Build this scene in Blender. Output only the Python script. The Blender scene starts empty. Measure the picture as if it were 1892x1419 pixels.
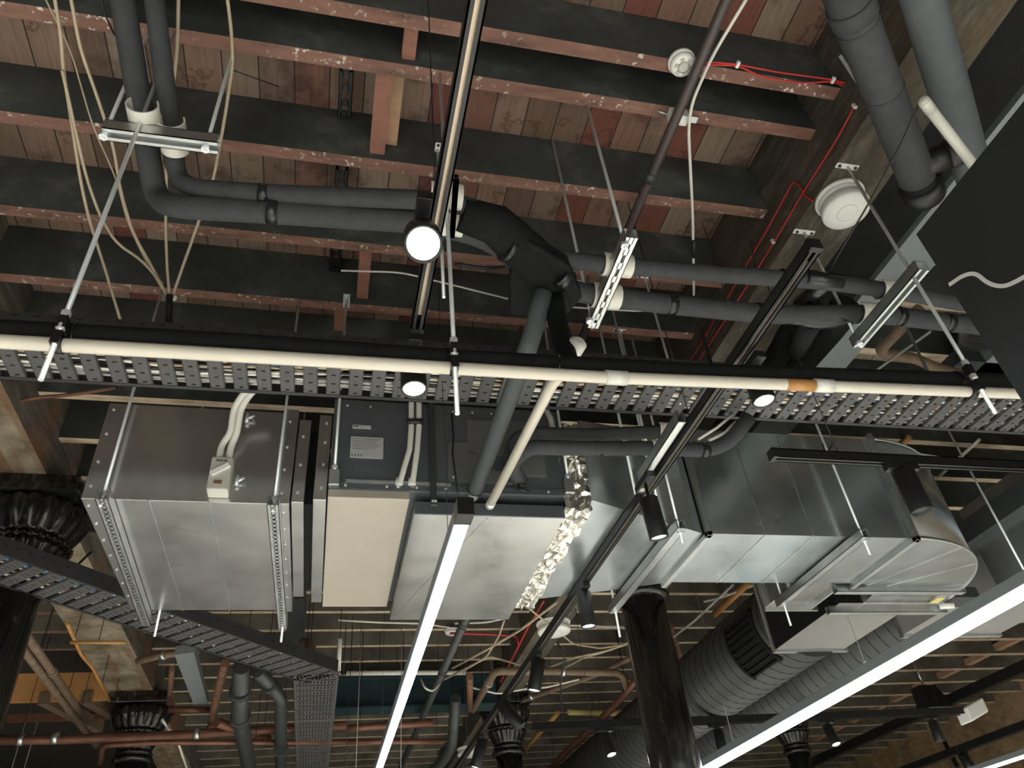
import bpy, math, random
from mathutils import Vector, Matrix
random.seed(7)
scn = bpy.context.scene
COL = scn.collection

# ------------------------------------------------------------------ camera
F_PX = 1379.6
YAW, PITCH, ROLL = 0.281998, 0.663082, -0.1099026
_cy, _sy, _cp, _sp = math.cos(YAW), math.sin(YAW), math.cos(PITCH), math.sin(PITCH)
_fwd = Vector((_sy*_cp, _cy*_cp, _sp)); _right = Vector((_cy, -_sy, 0)); _up = _right.cross(_fwd)
_r2 = math.cos(ROLL)*_right + math.sin(ROLL)*_up
_u2 = -math.sin(ROLL)*_right + math.cos(ROLL)*_up
CAMPOS = Vector((0, 0, 1.6))
R3 = Matrix((( _r2.x, _u2.x, -_fwd.x), (_r2.y, _u2.y, -_fwd.y), (_r2.z, _u2.z, -_fwd.z)))
cam_d = bpy.data.cameras.new('camera'); cam = bpy.data.objects.new('camera', cam_d); COL.objects.link(cam)
cam.matrix_world = Matrix.Translation(CAMPOS) @ R3.to_4x4()
cam_d.sensor_fit = 'HORIZONTAL'; cam_d.sensor_width = 36.0; cam_d.lens = 36.0*F_PX/1892.0
cam_d.clip_start = 0.02; cam_d.clip_end = 100
scn.camera = cam

# ------------------------------------------------------------------ world / exposure
scn.view_settings.view_transform = 'Standard'
scn.view_settings.look = 'None'
scn.view_settings.gamma = 1.0
scn.view_settings.use_curve_mapping = False
scn.view_settings.exposure = 0.45
W = bpy.data.worlds.new('world'); scn.world = W; W.use_nodes = True
W.node_tree.nodes['Background'].inputs[0].default_value = (0.62, 0.66, 0.72, 1)
W.node_tree.nodes['Background'].inputs[1].default_value = 0.2

def area_light(name, loc, sx, sy, power, color, rot=(0, 0, 0)):
    l = bpy.data.lights.new(name, 'AREA'); l.shape = 'RECTANGLE'; l.size = sx; l.size_y = sy
    l.energy = power; l.color = color
    o = bpy.data.objects.new(name, l); o.location = loc; o.rotation_euler = rot; COL.objects.link(o); return o

# ------------------------------------------------------------------ pixel + plane -> point in the room
def ray(x, y): return R3 @ Vector(((x-946)/F_PX, -(y-709.5)/F_PX, -1))
def hz(x, y, z): d = ray(x, y); return CAMPOS + d*((z-CAMPOS.z)/d.z)
def xp(x, y, v): d = ray(x, y); return CAMPOS + d*(v/d.x)
def yp(x, y, v): d = ray(x, y); return CAMPOS + d*(v/d.y)

# ------------------------------------------------------------------ materials
MATS = {}
class NT:
    def __init__(s, name):
        s.m = bpy.data.materials.new(name); s.m.use_nodes = True; s.t = s.m.node_tree
        s.b = s.t.nodes['Principled BSDF']; MATS[name] = s.m
    def n(s, typ, **kw):
        o = s.t.nodes.new(typ)
        for k, v in kw.items():
            if k in o.inputs.keys(): o.inputs[k].default_value = v
            else: setattr(o, k, v)
        return o
    def l(s, a, b): s.t.links.new(a, b)
    def coord(s, scale=(1, 1, 1)):
        c = s.n('ShaderNodeTexCoord'); mp = s.n('ShaderNodeMapping'); mp.inputs['Scale'].default_value = scale
        s.l(c.outputs['Object'], mp.inputs[0]); return mp.outputs[0]
    def world(s, scale=(1, 1, 1)):
        c = s.n('ShaderNodeNewGeometry'); mp = s.n('ShaderNodeMapping'); mp.inputs['Scale'].default_value = scale
        s.l(c.outputs['Position'], mp.inputs[0]); return mp.outputs[0]
    def ramp(s, fac, stops):
        r = s.n('ShaderNodeValToRGB'); e = r.color_ramp.elements
        while len(e) < len(stops): e.new(0.5)
        for el, (p, c) in zip(e, stops): el.position = p; el.color = (*c, 1)
        s.l(fac, r.inputs[0]); return r.outputs[0]
    def noise(s, vec, scale, detail=4, rough=0.6):
        o = s.n('ShaderNodeTexNoise', Scale=scale, Detail=detail, Roughness=rough); s.l(vec, o.inputs['Vector']); return o.outputs['Fac']
    def mix(s, fac, a, b, bt='MIX'):
        o = s.n('ShaderNodeMix', data_type='RGBA', blend_type=bt)
        if isinstance(fac, (int, float)): o.inputs[0].default_value = fac
        else: s.l(fac, o.inputs[0])
        for i, v in ((6, a), (7, b)):
            if isinstance(v, tuple): o.inputs[i].default_value = (*v, 1)
            else: s.l(v, o.inputs[i])
        return o.outputs[2]
    def bump(s, h, strength=0.3, dist=0.01):
        o = s.n('ShaderNodeBump', Strength=strength, Distance=dist); s.l(h, o.inputs['Height']); s.l(o.outputs[0], s.b.inputs['Normal'])
    def set(s, **kw):
        for k, v in kw.items(): s.b.inputs[k.replace('_', ' ')].default_value = v
        return s

def plain(name, col, rough=0.5, metal=0.0, var=0.15, vscale=14, bump=0.0):
    t = NT(name); v = t.world()
    f = t.noise(v, vscale)
    c = t.ramp(f, [(0.3, tuple(x*(1-var) for x in col)), (0.7, tuple(min(1, x*(1+var)) for x in col))])
    t.l(c, t.b.inputs['Base Color']); t.set(Roughness=rough, Metallic=metal)
    if bump: t.bump(t.noise(v, vscale*6), bump, 0.004)
    return t.m

def dull(n, v=.15): MATS[n].node_tree.nodes['Principled BSDF'].inputs['Specular IOR Level'].default_value = v
def emis(name, col, strength):
    t = NT(name); t.b.inputs['Base Color'].default_value = (*col, 1)
    t.b.inputs['Emission Color'].default_value = (*col, 1); t.b.inputs['Emission Strength'].default_value = strength
    return t.m

# ceiling boards: one colour per board, boards run away from the camera (along Y)
def boards_mat():
    t = NT('ceiling_boards'); g = t.n('ShaderNodeNewGeometry'); sp = t.n('ShaderNodeSeparateXYZ'); t.l(g.outputs['Position'], sp.inputs[0])
    dv = t.n('ShaderNodeMath', operation='DIVIDE'); t.l(sp.outputs[0], dv.inputs[0]); dv.inputs[1].default_value = 0.128
    fl = t.n('ShaderNodeMath', operation='FLOOR'); t.l(dv.outputs[0], fl.inputs[0])
    fr = t.n('ShaderNodeMath', operation='FRACT'); t.l(dv.outputs[0], fr.inputs[0])
    # board lengths broken along Y, offset per board
    by = t.n('ShaderNodeMath', operation='MULTIPLY_ADD'); t.l(sp.outputs[1], by.inputs[0]); by.inputs[1].default_value = 0.42; 
    m7 = t.n('ShaderNodeMath', operation='MULTIPLY'); t.l(fl.outputs[0], m7.inputs[0]); m7.inputs[1].default_value = 0.37; t.l(m7.outputs[0], by.inputs[2])
    fy = t.n('ShaderNodeMath', operation='FLOOR'); t.l(by.outputs[0], fy.inputs[0])
    cb = t.n('ShaderNodeCombineXYZ'); t.l(fl.outputs[0], cb.inputs[0]); t.l(fy.outputs[0], cb.inputs[1])
    wn = t.n('ShaderNodeTexWhiteNoise', noise_dimensions='3D'); t.l(cb.outputs[0], wn.inputs['Vector'])
    c = t.ramp(wn.outputs['Value'], [(0.0, (.16, .098, .072)), (0.22, (.25, .185, .14)), (0.42, (.20, .092, .068)), (0.62, (.31, .235, .18)), (0.8, (.22, .082, .060)), (1.0, (.17, .058, .05))])
    grain = t.noise(t.world((30, 1.2, 1)), 3, 6)
    c = t.mix(0.55, c, t.ramp(grain, [(0.3, (.45, .4, .38)), (0.7, (1, 1, 1))]), 'MULTIPLY')
    st = t.noise(t.world((1, 1, 1)), 3.2, 5, .65)
    c = t.mix(0.8, c, t.ramp(st, [(0.36, (.35, .3, .28)), (0.47, (1, 1, 1)), (0.60, (1.0, .97, .9)), (.63, (.5, .4, .33)), (.66, (1, 1, 1))]), 'MULTIPLY')
    gap = t.n('ShaderNodeMath', operation='GREATER_THAN'); t.l(fr.outputs[0], gap.inputs[0]); gap.inputs[1].default_value = 0.035
    c = t.mix(gap.outputs[0], (.012, .009, .008), c)
    # soot-coloured boards in the far bays and beyond the right girder
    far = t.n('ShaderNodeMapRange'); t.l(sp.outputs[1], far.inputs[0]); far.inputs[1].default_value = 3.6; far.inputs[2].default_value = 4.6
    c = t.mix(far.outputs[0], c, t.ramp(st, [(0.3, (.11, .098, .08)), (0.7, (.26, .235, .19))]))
    rb = t.n('ShaderNodeMath', operation='GREATER_THAN'); t.l(sp.outputs[0], rb.inputs[0]); rb.inputs[1].default_value = 1.95
    nf = t.n('ShaderNodeMath', operation='LESS_THAN'); t.l(sp.outputs[1], nf.inputs[0]); nf.inputs[1].default_value = 5.5
    ml = t.n('ShaderNodeMath', operation='MULTIPLY'); t.l(rb.outputs[0], ml.inputs[0]); t.l(nf.outputs[0], ml.inputs[1])
    tan = t.mix(gap.outputs[0], (.05, .04, .03), t.ramp(grain, [(.3, (.30, .25, .18)), (.7, (.52, .45, .34))]))
    c = t.mix(ml.outputs[0], c, tan)
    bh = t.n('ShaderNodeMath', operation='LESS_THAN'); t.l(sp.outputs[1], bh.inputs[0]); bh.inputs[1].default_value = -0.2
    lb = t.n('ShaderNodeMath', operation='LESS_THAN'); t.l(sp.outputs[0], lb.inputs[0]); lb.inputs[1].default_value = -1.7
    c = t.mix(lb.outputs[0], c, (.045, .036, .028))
    c = t.mix(bh.outputs[0], c, (.025, .025, .027))   # unseen boards behind the camera coloured near-black to darken the duct reflections
    t.l(c, t.b.inputs['Base Color']); t.set(Roughness=0.8); t.bump(grain, .3, .004)
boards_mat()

def joist_under():
    t = NT('joist_underside'); v = t.world((1, 4, 4))
    n = t.noise(v, 5, 6)
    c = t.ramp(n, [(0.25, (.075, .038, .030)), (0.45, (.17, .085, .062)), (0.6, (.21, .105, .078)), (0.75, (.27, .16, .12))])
    fl = t.noise(t.world((1, 1, 1)), 38, 5, .7)
    fm = t.ramp(fl, [(0.585, (0, 0, 0)), (0.62, (1, 1, 1))])
    pat = t.noise(t.world((1, 1, 1)), 4, 2); pm = t.ramp(pat, [(0.42, (0, 0, 0)), (0.6, (1, 1, 1))])
    mm = t.mix(1.0, fm, pm, 'MULTIPLY')
    c = t.mix(mm, c, (.62, .58, .53))
    t.l(c, t.b.inputs['Base Color']); t.set(Roughness=.75); t.bump(n, .4, .006)
joist_under()
def joist_side():
    t = NT('joist_side'); v = t.world((1, 1, 1))
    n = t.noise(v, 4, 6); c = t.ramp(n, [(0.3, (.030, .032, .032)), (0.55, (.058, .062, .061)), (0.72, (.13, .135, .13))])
    t.l(c, t.b.inputs['Base Color']); t.set(Roughness=.85); t.bump(n, .2, .004)
joist_side()
def far_under():
    t = NT('far_joist_underside'); n = t.noise(t.world((1, 4, 4)), 6, 5)
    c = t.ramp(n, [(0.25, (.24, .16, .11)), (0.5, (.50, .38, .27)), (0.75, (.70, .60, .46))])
    t.l(c, t.b.inputs['Base Color']); t.set(Roughness=.75)
far_under()
def far_side():
    t = NT('far_joist_side'); n = t.noise(t.world((1, 1, 1)), 3, 6)
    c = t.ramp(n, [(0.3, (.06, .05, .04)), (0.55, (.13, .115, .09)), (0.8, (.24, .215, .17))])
    t.l(c, t.b.inputs['Base Color']); t.set(Roughness=.85)
far_side()
def girder_mat():
    t = NT('girder_timber'); n = t.noise(t.world((5, 1.3, 5)), 4, 9, .8)
    c = t.ramp(n, [(0.28, (.018, .015, .012)), (0.48, (.06, .052, .04)), (0.62, (.13, .115, .085)), (.78, (.27, .23, .17))])
    n2 = t.noise(t.world(), 1.6, 3); c = t.mix(t.ramp(n2, [(.45, (0, 0, 0)), (.7, (.6, .6, .6))]), c, (.10, .062, .03))
    t.l(c, t.b.inputs['Base Color']); t.set(Roughness=.8); t.bump(n, .6, .01)
girder_mat()
def plaster_mat():
    t = NT('old_timber_plastered'); n = t.noise(t.world((1, 1, 1)), 5, 8, .7)
    c = t.ramp(n, [(0.3, (.06, .045, .03)), (0.45, (.19, .15, .10)), (0.6, (.30, .25, .18)), (.75, (.42, .37, .29))])
    n2 = t.noise(t.world((6, .6, 6)), 1.6, 4); c = t.mix(t.ramp(n2, [(.5, (0, 0, 0)), (.62, (.8, .8, .8))]), c, (.17, .08, .035))
    t.l(c, t.b.inputs['Base Color']); t.set(Roughness=.8); t.bump(n, .7, .012)
plaster_mat()
def girder_left_mat():
    t = NT('girder_grey_timber'); n = t.noise(t.world((6, .9, 6)), 3, 8, .7)
    c = t.ramp(n, [(0.3, (.03, .028, .024)), (0.5, (.12, .105, .085)), (.75, (.24, .205, .155))])
    n2 = t.noise(t.world(), 2.2, 4); c = t.mix(t.ramp(n2, [(.5, (0, 0, 0)), (.65, (.9, .9, .9))]), c, (.20, .085, .04))
    t.l(c, t.b.inputs['Base Color']); t.set(Roughness=.8); t.bump(n, .5, .01)
girder_left_mat()
def galv(name, col, rough, var=.12, aniso=True):
    t = NT(name); n = t.noise(t.world((2, 2, 2)), 3.0, 5)
    c = t.ramp(n, [(0.3, tuple(x*(1-var) for x in col)), (0.7, tuple(min(1, x*(1+var)) for x in col))])
    t.l(c, t.b.inputs['Base Color']); t.set(Metallic=.92)
    r = t.n('ShaderNodeMapRange'); t.l(n, r.inputs[0]); r.inputs[3].default_value = rough-.08; r.inputs[4].default_value = rough+.10
    t.l(r.outputs[0], t.b.inputs['Roughness'])
    t.bump(t.noise(t.world(), 2.2, 2), .05, .02)
galv('galvanised_sheet', (.64, .64, .63), .22)
galv('galvanised_duct', (.60, .64, .66), .23)
galv('strut_metal', (.62, .64, .64), .33)
galv('chrome_rod', (.80, .84, .86), .35)
MATS['chrome_rod'].node_tree.nodes['Principled BSDF'].inputs['Metallic'].default_value = .55
def foil():
    t = NT('crinkled_foil'); vo = t.n('ShaderNodeTexVoronoi', Scale=26.0); t.l(t.world(), vo.inputs['Vector'])
    t.b.inputs['Base Color'].default_value = (.80, .76, .70, 1); t.set(Metallic=1.0, Roughness=.30); t.bump(t.mix(.5, vo.outputs['Distance'], t.noise(t.world(), 30, 3)), .8, .014)
foil()
plain('fan_unit_dark', (.15, .165, .185), .42, .6, .1, 3)
plain('cover_metal', (.22, .225, .235), .45, .6, .08, 6)
plain('fan_unit_panel', (.42, .38, .325), .45, .25, .06, 3)
plain('insulation_foam', (.052, .055, .060), .75, 0, .12, 20, .15)
plain('insulation_grey', (.085, .094, .102), .6, 0, .08, 20, .1)
plain('foam_black', (.011, .012, .013), .85, 0, .2, 20, .1)
plain('tape_black', (.014, .015, .018), .10, 0, .3, 20, .3)
plain('black_paint', (.010, .010, .011), .4, 0, .2, 9)
plain('black_matte', (.010, .010, .011), .8, 0, .2, 9)
plain('tray_paint', (.085, .082, .086), .5, .1, .1, 9)
plain('tray_dark', (.03, .03, .033), .5, .1, .1, 9)
plain('cream_pvc', (.60, .555, .48), .35, 0, .06, 6)
plain('white_pvc', (.66, .645, .60), .4, 0, .05, 6)
plain('white_plastic', (.80, .80, .77), .45, 0, .03, 6)
plain('grey_plastic', (.50, .49, .45), .45, 0, .04, 6)
plain('conduit_white', (.66, .65, .60), .45, 0, .05, 6)
plain('conduit_beige', (.62, .52, .44), .45, 0, .12, 12)
plain('conduit_brown', (.075, .056, .055), .45, .1, .15, 10)
plain('pipe_grey', (.055, .057, .058), .45, .2, .15, 10)
plain('copper_pipe', (.17, .075, .048), .45, .35, .3, 8)
plain('rusty_pipe', (.16, .075, .045), .7, .1, .4, 10)
plain('tan_pipe', (.17, .115, .075), .6, 0, .25, 10)
plain('orange_conduit', (.45, .22, .07), .5, 0, .12, 8)
plain('cable_tan', (.42, .34, .24), .6, 0, .15, 10)
plain('cable_white', (.70, .68, .62), .5, 0, .08, 10)
plain('cable_black', (.012, .012, .013), .5, 0, .1, 10)
plain('cable_red', (.55, .035, .035), .45, 0, .15, 10)
plain('cable_grey', (.30, .30, .29), .5, 0, .1, 10)
plain('cable_blue', (.05, .14, .30), .5, 0, .1, 10)
plain('grey_sheet', (.24, .26, .275), .5, .3, .06, 3)
plain('dark_sheet', (.045, .05, .053), .5, .3, .1, 3)
plain('round_duct_paint', (.048, .050, .051), .45, .25, .1, 3)
plain('plenum_black', (.012, .012, .013), .6, .1, .1, 3)
plain('plenum_grey', (.24, .235, .23), .5, .1, .05, 3)
plain('teal_steel', (.022, .048, .055), .4, .2, .15, 3)
plain('orange_board', (.50, .24, .085), .6, 0, .2, 3)
plain('timber_block', (.40, .24, .15), .7, 0, .25, 8)
plain('timber_red', (.24, .105, .075), .7, 0, .25, 8)
plain('sign_black', (.028, .029, .031), .55, 0, .08, 4)
plain('sign_white', (.62, .61, .60), .55, 0, .02, 4)
plain('paper_label', (.40, .40, .41), .5, 0, .05, 30)
plain('label_ink', (.10, .10, .11), .6, 0, .1, 30)
plain('yellow_sticker', (.60, .50, .20), .6, 0, .1, 10)
plain('dark_window_slot', (.004, .004, .004), .9)
plain('wall_paint', (.06, .058, .055), .85, 0, .2, 2)
plain('floor_concrete', (.82, .73, .62), .6, 0, .06, 1)
plain('sleeve_cream', (.66, .64, .58), .4, 0, .06, 8)
plain('track_inner', (.62, .50, .38), .35, .4, .05, 8)
for n_ in ('foam_black', 'black_matte', 'sign_black', 'plenum_black', 'insulation_foam', 'insulation_grey'): dull(n_)
def column_mat():
    t = NT('column_black_gloss'); n = t.noise(t.world((8, 8, 1.6)), 4, 7, .7)
    c = t.ramp(n, [(0.45, (.009, .009, .010)), (0.60, (.026, .022, .019)), (.70, (.13, .10, .075))])
    t.l(c, t.b.inputs['Base Color']); t.set(Roughness=.16); t.bump(n, .18, .004)
column_mat()
def brick():
    t = NT('brick_wall'); c = t.n('ShaderNodeNewGeometry'); sp = t.n('ShaderNodeSeparateXYZ'); t.l(c.outputs['Position'], sp.inputs[0])
    cb = t.n('ShaderNodeCombineXYZ'); t.l(sp.outputs[1], cb.inputs[0]); t.l(sp.outputs[2], cb.inputs[1])
    b = t.n('ShaderNodeTexBrick', Scale=4.2); t.l(cb.outputs[0], b.inputs['Vector'])
    b.inputs['Color1'].default_value = (.42, .28, .15, 1); b.inputs['Color2'].default_value = (.28, .18, .10, 1); b.inputs['Mortar'].default_value = (.30, .24, .15, 1)
    n = t.noise(t.world(), 3, 6, .7)
    col = t.mix(.8, b.outputs['Color'], t.ramp(n, [(.3, (.45, .42, .38)), (.6, (1, 1, 1)), (.75, (1.0, 1.0, .9))]), 'MULTIPLY')
    t.l(col, t.b.inputs['Base Color']); t.set(Roughness=.85); t.bump(n, .4, .02)
brick()
emis('lens_warm', (1.0, .96, .88), 18.0)
emis('lens_strip', (.72, .95, 1.0), 7.0)
emis('lens_dim', (.95, .97, 1.0), 5.0)
def M(n): return MATS[n]

# ------------------------------------------------------------------ mesh builder
SPLIT = {'hanger_wire', 'tape_band', 'nut', 'screw', 'rivet', 'pipe_coupling', 'coupling', 'elbow_rim', 'clip', 'suspension_wire', 'seam', 'flange', 'access_cover', 'pipe_clip', 'end_cap', 'crease', 'toggle_latch', 'sleeve_joint', 'joint_tape', 'bracket', 'cable_run'}
class MB:
    def __init__(s): s.v = []; s.f = []; s.mi = []; s.sm = []
    def add(s, vs, fs, mi=0, smooth=False):
        b = len(s.v); s.v += [Vector(v) for v in vs]
        for f in fs: s.f.append([b+i for i in f]); s.mi.append(mi); s.sm.append(smooth)
        return s
    def box(s, a, b, mi=0, mi_bottom=None):
        x0, y0, z0 = a; x1, y1, z1 = b
        vs = [(x0,y0,z0),(x1,y0,z0),(x1,y1,z0),(x0,y1,z0),(x0,y0,z1),(x1,y0,z1),(x1,y1,z1),(x0,y1,z1)]
        fs = [[0,3,2,1],[4,5,6,7],[0,1,5,4],[1,2,6,5],[2,3,7,6],[3,0,4,7]]
        base = len(s.v); s.v += [Vector(v) for v in vs]
        for k, f in enumerate(fs):
            s.f.append([base+i for i in f]); s.mi.append(mi_bottom if (k == 0 and mi_bottom is not None) else mi); s.sm.append(False)
        return s
    def obox(s, c, ax, ay, az, mi=0):
        """box centred at c with half-axis vectors"""
        c = Vector(c); ax = Vector(ax); ay = Vector(ay); az = Vector(az)
        vs = [c-ax-ay-az, c+ax-ay-az, c+ax+ay-az, c-ax+ay-az, c-ax-ay+az, c+ax-ay+az, c+ax+ay+az, c-ax+ay+az]
        return s.add(vs, [[0,3,2,1],[4,5,6,7],[0,1,5,4],[1,2,6,5],[2,3,7,6],[3,0,4,7]], mi)
    def bar(s, p0, p1, w, h, up=(0, 0, 1), mi=0):
        p0 = Vector(p0); p1 = Vector(p1); d = p1-p0; L = d.length; d.normalize()
        side = d.cross(Vector(up)); side.normalize(); u = side.cross(d)
        return s.obox((p0+p1)/2, d*L/2, side*w/2, u*h/2, mi)
    def prism(s, pts, z0, z1, mi=0, mi_bottom=None):
        n = len(pts); b = len(s.v)
        s.v += [Vector((p[0], p[1], z0)) for p in pts] + [Vector((p[0], p[1], z1)) for p in pts]
        s.f.append([b+i for i in range(n)][::-1]); s.mi.append(mi if mi_bottom is None else mi_bottom); s.sm.append(False)
        s.f.append([b+n+i for i in range(n)]); s.mi.append(mi); s.sm.append(False)
        for i in range(n):
            j = (i+1) % n; s.f.append([b+i, b+j, b+n+j, b+n+i]); s.mi.append(mi); s.sm.append(False)
        return s
    def tube(s, pts, r, seg=14, mi=0, cap=True, fillet=0.0, flat=False):
        pts = [Vector(p) for p in pts]
        if fillet > 0 and len(pts) > 2:
            out = [pts[0]]
            for i in range(1, len(pts)-1):
                a = (pts[i-1]-pts[i]); b = (pts[i+1]-pts[i]); f = min(fillet, a.length*.45, b.length*.45)
                A = pts[i]+a.normalized()*f; B = pts[i]+b.normalized()*f
                for k in range(7):
                    t = k/6; out.append(A*(1-t)**2+pts[i]*2*t*(1-t)+B*t*t)
            out.append(pts[-1]); pts = out
        n = len(pts); rs = r if isinstance(r, (list, tuple)) else [r]*n
        T = []
        for i in range(n):
            d = (pts[min(i+1, n-1)]-pts[max(i-1, 0)]); T.append(d.normalized())
        ref = Vector((0, 0, 1)) if abs(T[0].z) < .9 else Vector((1, 0, 0))
        u = T[0].cross(ref).normalized()
        vs = []
        for i in range(n):
            u = (u - T[i]*u.dot(T[i])).normalized(); w = T[i].cross(u)
            for k in range(seg):
                a = 2*math.pi*k/seg; vs.append(pts[i]+(u*math.cos(a)+w*math.sin(a))*rs[i])
        fs = []
        for i in range(n-1):
            for k in range(seg):
                k2 = (k+1) % seg; fs.append([i*seg+k, i*seg+k2, (i+1)*seg+k2, (i+1)*seg+k])
        s.add(vs, fs, mi, not flat)
        if cap:
            b = len(s.v)-n*seg
            s.f.append([b+k for k in range(seg)][::-1]); s.mi.append(mi); s.sm.append(False)
            s.f.append([b+(n-1)*seg+k for k in range(seg)]); s.mi.append(mi); s.sm.append(False)
        return s
    def lathe(s, prof, axis0, axis=(0, 0, 1), seg=32, mi=0, flute=None):
        """prof: list of (r, h) along axis from axis0"""
        a = Vector(axis).normalized(); ref = Vector((1, 0, 0)) if abs(a.x) < .9 else Vector((0, 1, 0))
        u = a.cross(ref).normalized(); w = a.cross(u); o = Vector(axis0); vs = []
        for (r, h) in prof:
            for k in range(seg):
                t = 2*math.pi*k/seg; rr = r
                if flute: rr = r*(1+flute(h, t))
                vs.append(o+a*h+(u*math.cos(t)+w*math.sin(t))*rr)
        fs = []
        for i in range(len(prof)-1):
            for k in range(seg):
                k2 = (k+1) % seg; fs.append([i*seg+k, i*seg+k2, (i+1)*seg+k2, (i+1)*seg+k])
        s.add(vs, fs, mi, True)
        b = len(s.v)-len(prof)*seg
        s.f.append([b+k for k in range(seg)][::-1]); s.mi.append(mi); s.sm.append(False)
        s.f.append([b+(len(prof)-1)*seg+k for k in range(seg)]); s.mi.append(mi); s.sm.append(False)
        return s
    def pieces(s):
        p = list(range(len(s.v)))
        def find(a):
            while p[a] != a: p[a] = p[p[a]]; a = p[a]
            return a
        for f in s.f:
            for i in f[1:]:
                a, b = find(f[0]), find(i)
                if a != b: p[b] = a
        out = {}
        for k, f in enumerate(s.f):
            r = find(f[0]); m, mp = out.setdefault(r, (MB(), {}))
            for i in f:
                if i not in mp: mp[i] = len(m.v); m.v.append(s.v[i])
            m.f.append([mp[i] for i in f]); m.mi.append(s.mi[k]); m.sm.append(s.sm[k])
        return [m for m, _ in out.values()]
    def build(s, name, mats, parent=None, bevel=0):
        if parent is not None and name in SPLIT:
            ps = s.pieces()
            if 1 < len(ps) <= 100:
                for m in ps: o = m._build(name, mats, parent, bevel)
                return o
        return s._build(name, mats, parent, bevel)
    def _build(s, name, mats, parent=None, bevel=0):
        if not isinstance(mats, (list, tuple)): mats = [mats]
        root = parent
        while root is not None and root.parent is not None: root = root.parent
        off = Vector(root['_loc']) if parent is not None else Vector((0, 0, 0))
        me = bpy.data.meshes.new(name); me.from_pydata([v-off for v in s.v], [], s.f)
        for m in mats: me.materials.append(M(m))
        me.polygons.foreach_set('material_index', s.mi); me.polygons.foreach_set('use_smooth', s.sm); me.update()
        import bmesh
        bm = bmesh.new(); bm.from_mesh(me); bmesh.ops.recalc_face_normals(bm, faces=bm.faces); bm.to_mesh(me); bm.free()
        o = bpy.data.objects.new(name, me); COL.objects.link(o)
        if parent is not None: o.parent = parent
        if bevel:
            b = o.modifiers.new('bevel', 'BEVEL'); b.width = bevel; b.segments = 2; b.limit_method = 'ANGLE'
        return o

def thing(name, label, cat, loc=(0, 0, 0), group=None):
    o = bpy.data.objects.new(name, None); COL.objects.link(o); o.location = loc; o.empty_display_size = .1
    o['_loc'] = tuple(loc); o['label'] = label; o['category'] = cat
    if group: o['group'] = group
    return o
def tag(o, label, cat, group=None, kind=None):
    o['label'] = label; o['category'] = cat
    if group: o['group'] = group
    if kind: o['kind'] = kind
    return o
def struct(name, mb, mats):
    o = mb.build(name, mats); o['kind'] = 'structure'; return o
V = Vector

# ================================================================== SETTING
H0, H1 = 4.00, 4.29           # joist underside, board underside
GZ = 3.78                     # girder underside
struct('floor', MB().box((-12, -8, -.1), (9.4, 24, 0)), 'floor_concrete')
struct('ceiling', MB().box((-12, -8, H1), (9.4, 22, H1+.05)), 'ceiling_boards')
struct('wall_right', MB().box((9.3, -8, 0), (9.5, 24, H1)), 'brick_wall')
struct('wall_back', MB().box((-12, 22, 0), (9.4, 22.2, H1+.05)), 'wall_paint')
struct('wall_front', MB().box((-12, -8.2, 0), (9.4, -8, H1+.05)), 'wall_paint')
struct('wall_left', MB().box((-12.2, -8, 0), (-12, 22, H1+.05)), 'wall_paint')

# girders (long timber beams running away from the camera)
GR = (1.68, 1.92); GL = (-1.80, -1.44)
def girder(x0, x1, label, mats, y0=-.6, y1=21.9):
    o = MB().box((x0, y0, GZ), (x1, y1, H1-.001), 0, 1).build('timber_girder', mats); tag(o, label, 'beam'); return o
girder(GR[0], GR[1], 'weathered dark timber girder on the right carrying red cables and a round white sounder', ['girder_timber', 'girder_timber'])
girder(GL[0], GL[1], 'rough timber girder on the left with patchy grey and brown plaster', ['girder_grey_timber', 'old_timber_plastered'])
girder(5.15, 5.4, 'dark timber girder behind the round grey ducts on the right', ['girder_timber', 'girder_timber'])
girder(-5.3, -5.0, 'far timber girder in the dark at the left edge', ['girder_timber', 'girder_timber'])

# ------------------------------------------------------------------ joists
JY = [-.01, .38, .77, 1.155, 1.325, 1.71, 2.12, 2.48]
y = 2.48
while y < 20: y += .395; JY.append(y)
JLAB = {1.155: 'joist nearest overhead with knots, crossing the top of the picture above the smoke detector',
        1.325: 'reddish joist carrying the small round smoke detector and red fire cables',
        1.71: 'reddish joist just beyond the left pipe trapeze, speckled with white paint',
        2.12: 'splintered reddish joist passing behind the pair of insulated pipes',
        2.48: 'reddish joist where the tan cables gather at a white clip'}
def joist(x0, x1, yy, lab, group, far, th=.048):
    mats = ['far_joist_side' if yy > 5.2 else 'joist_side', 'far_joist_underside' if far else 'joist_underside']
    sag = random.uniform(-.004, .004)
    o = MB().box((x0, yy-th/2, H0+sag), (x1, yy+th/2, H1-.001), 0, 1).build('ceiling_joist', mats)
    tag(o, lab, 'joist', group); return o
for yy in JY:
    near = yy < 3.2
    if yy < .9: lab, grp = 'ceiling joist overhead at the very top edge of the picture', 'overhead joists at the top edge'
    elif yy in JLAB: lab, grp = JLAB[yy], 'near ceiling joists'
    elif near: lab, grp = 'dark ceiling joist hidden behind the long black pipe and cable tray', 'joists behind the cable tray'
    else: lab, grp = 'far ceiling joist between the columns beyond the ducts', 'far joists of the middle bay'
    joist(GL[1], GR[0], yy, lab, grp, yy > 3.2)
    if yy > .9:
        joist(GR[1], 5.15, yy, 'ceiling joist right of the weathered girder, above the galvanised duct', 'joists of the right bay', yy > 1.9)
        (joist(-5.0, GL[0], yy, 'dark joist left of the plastered girder behind the fluted capital', 'joists of the left bay', False) if yy < 7.2 else None)

JR = [5.3+.51*i for i in range(29)]
for yy in JR: joist(5.4, 9.3, yy, 'pale edged joist running to the brick wall at lower right', 'joists by the brick wall', True, .075)
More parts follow.
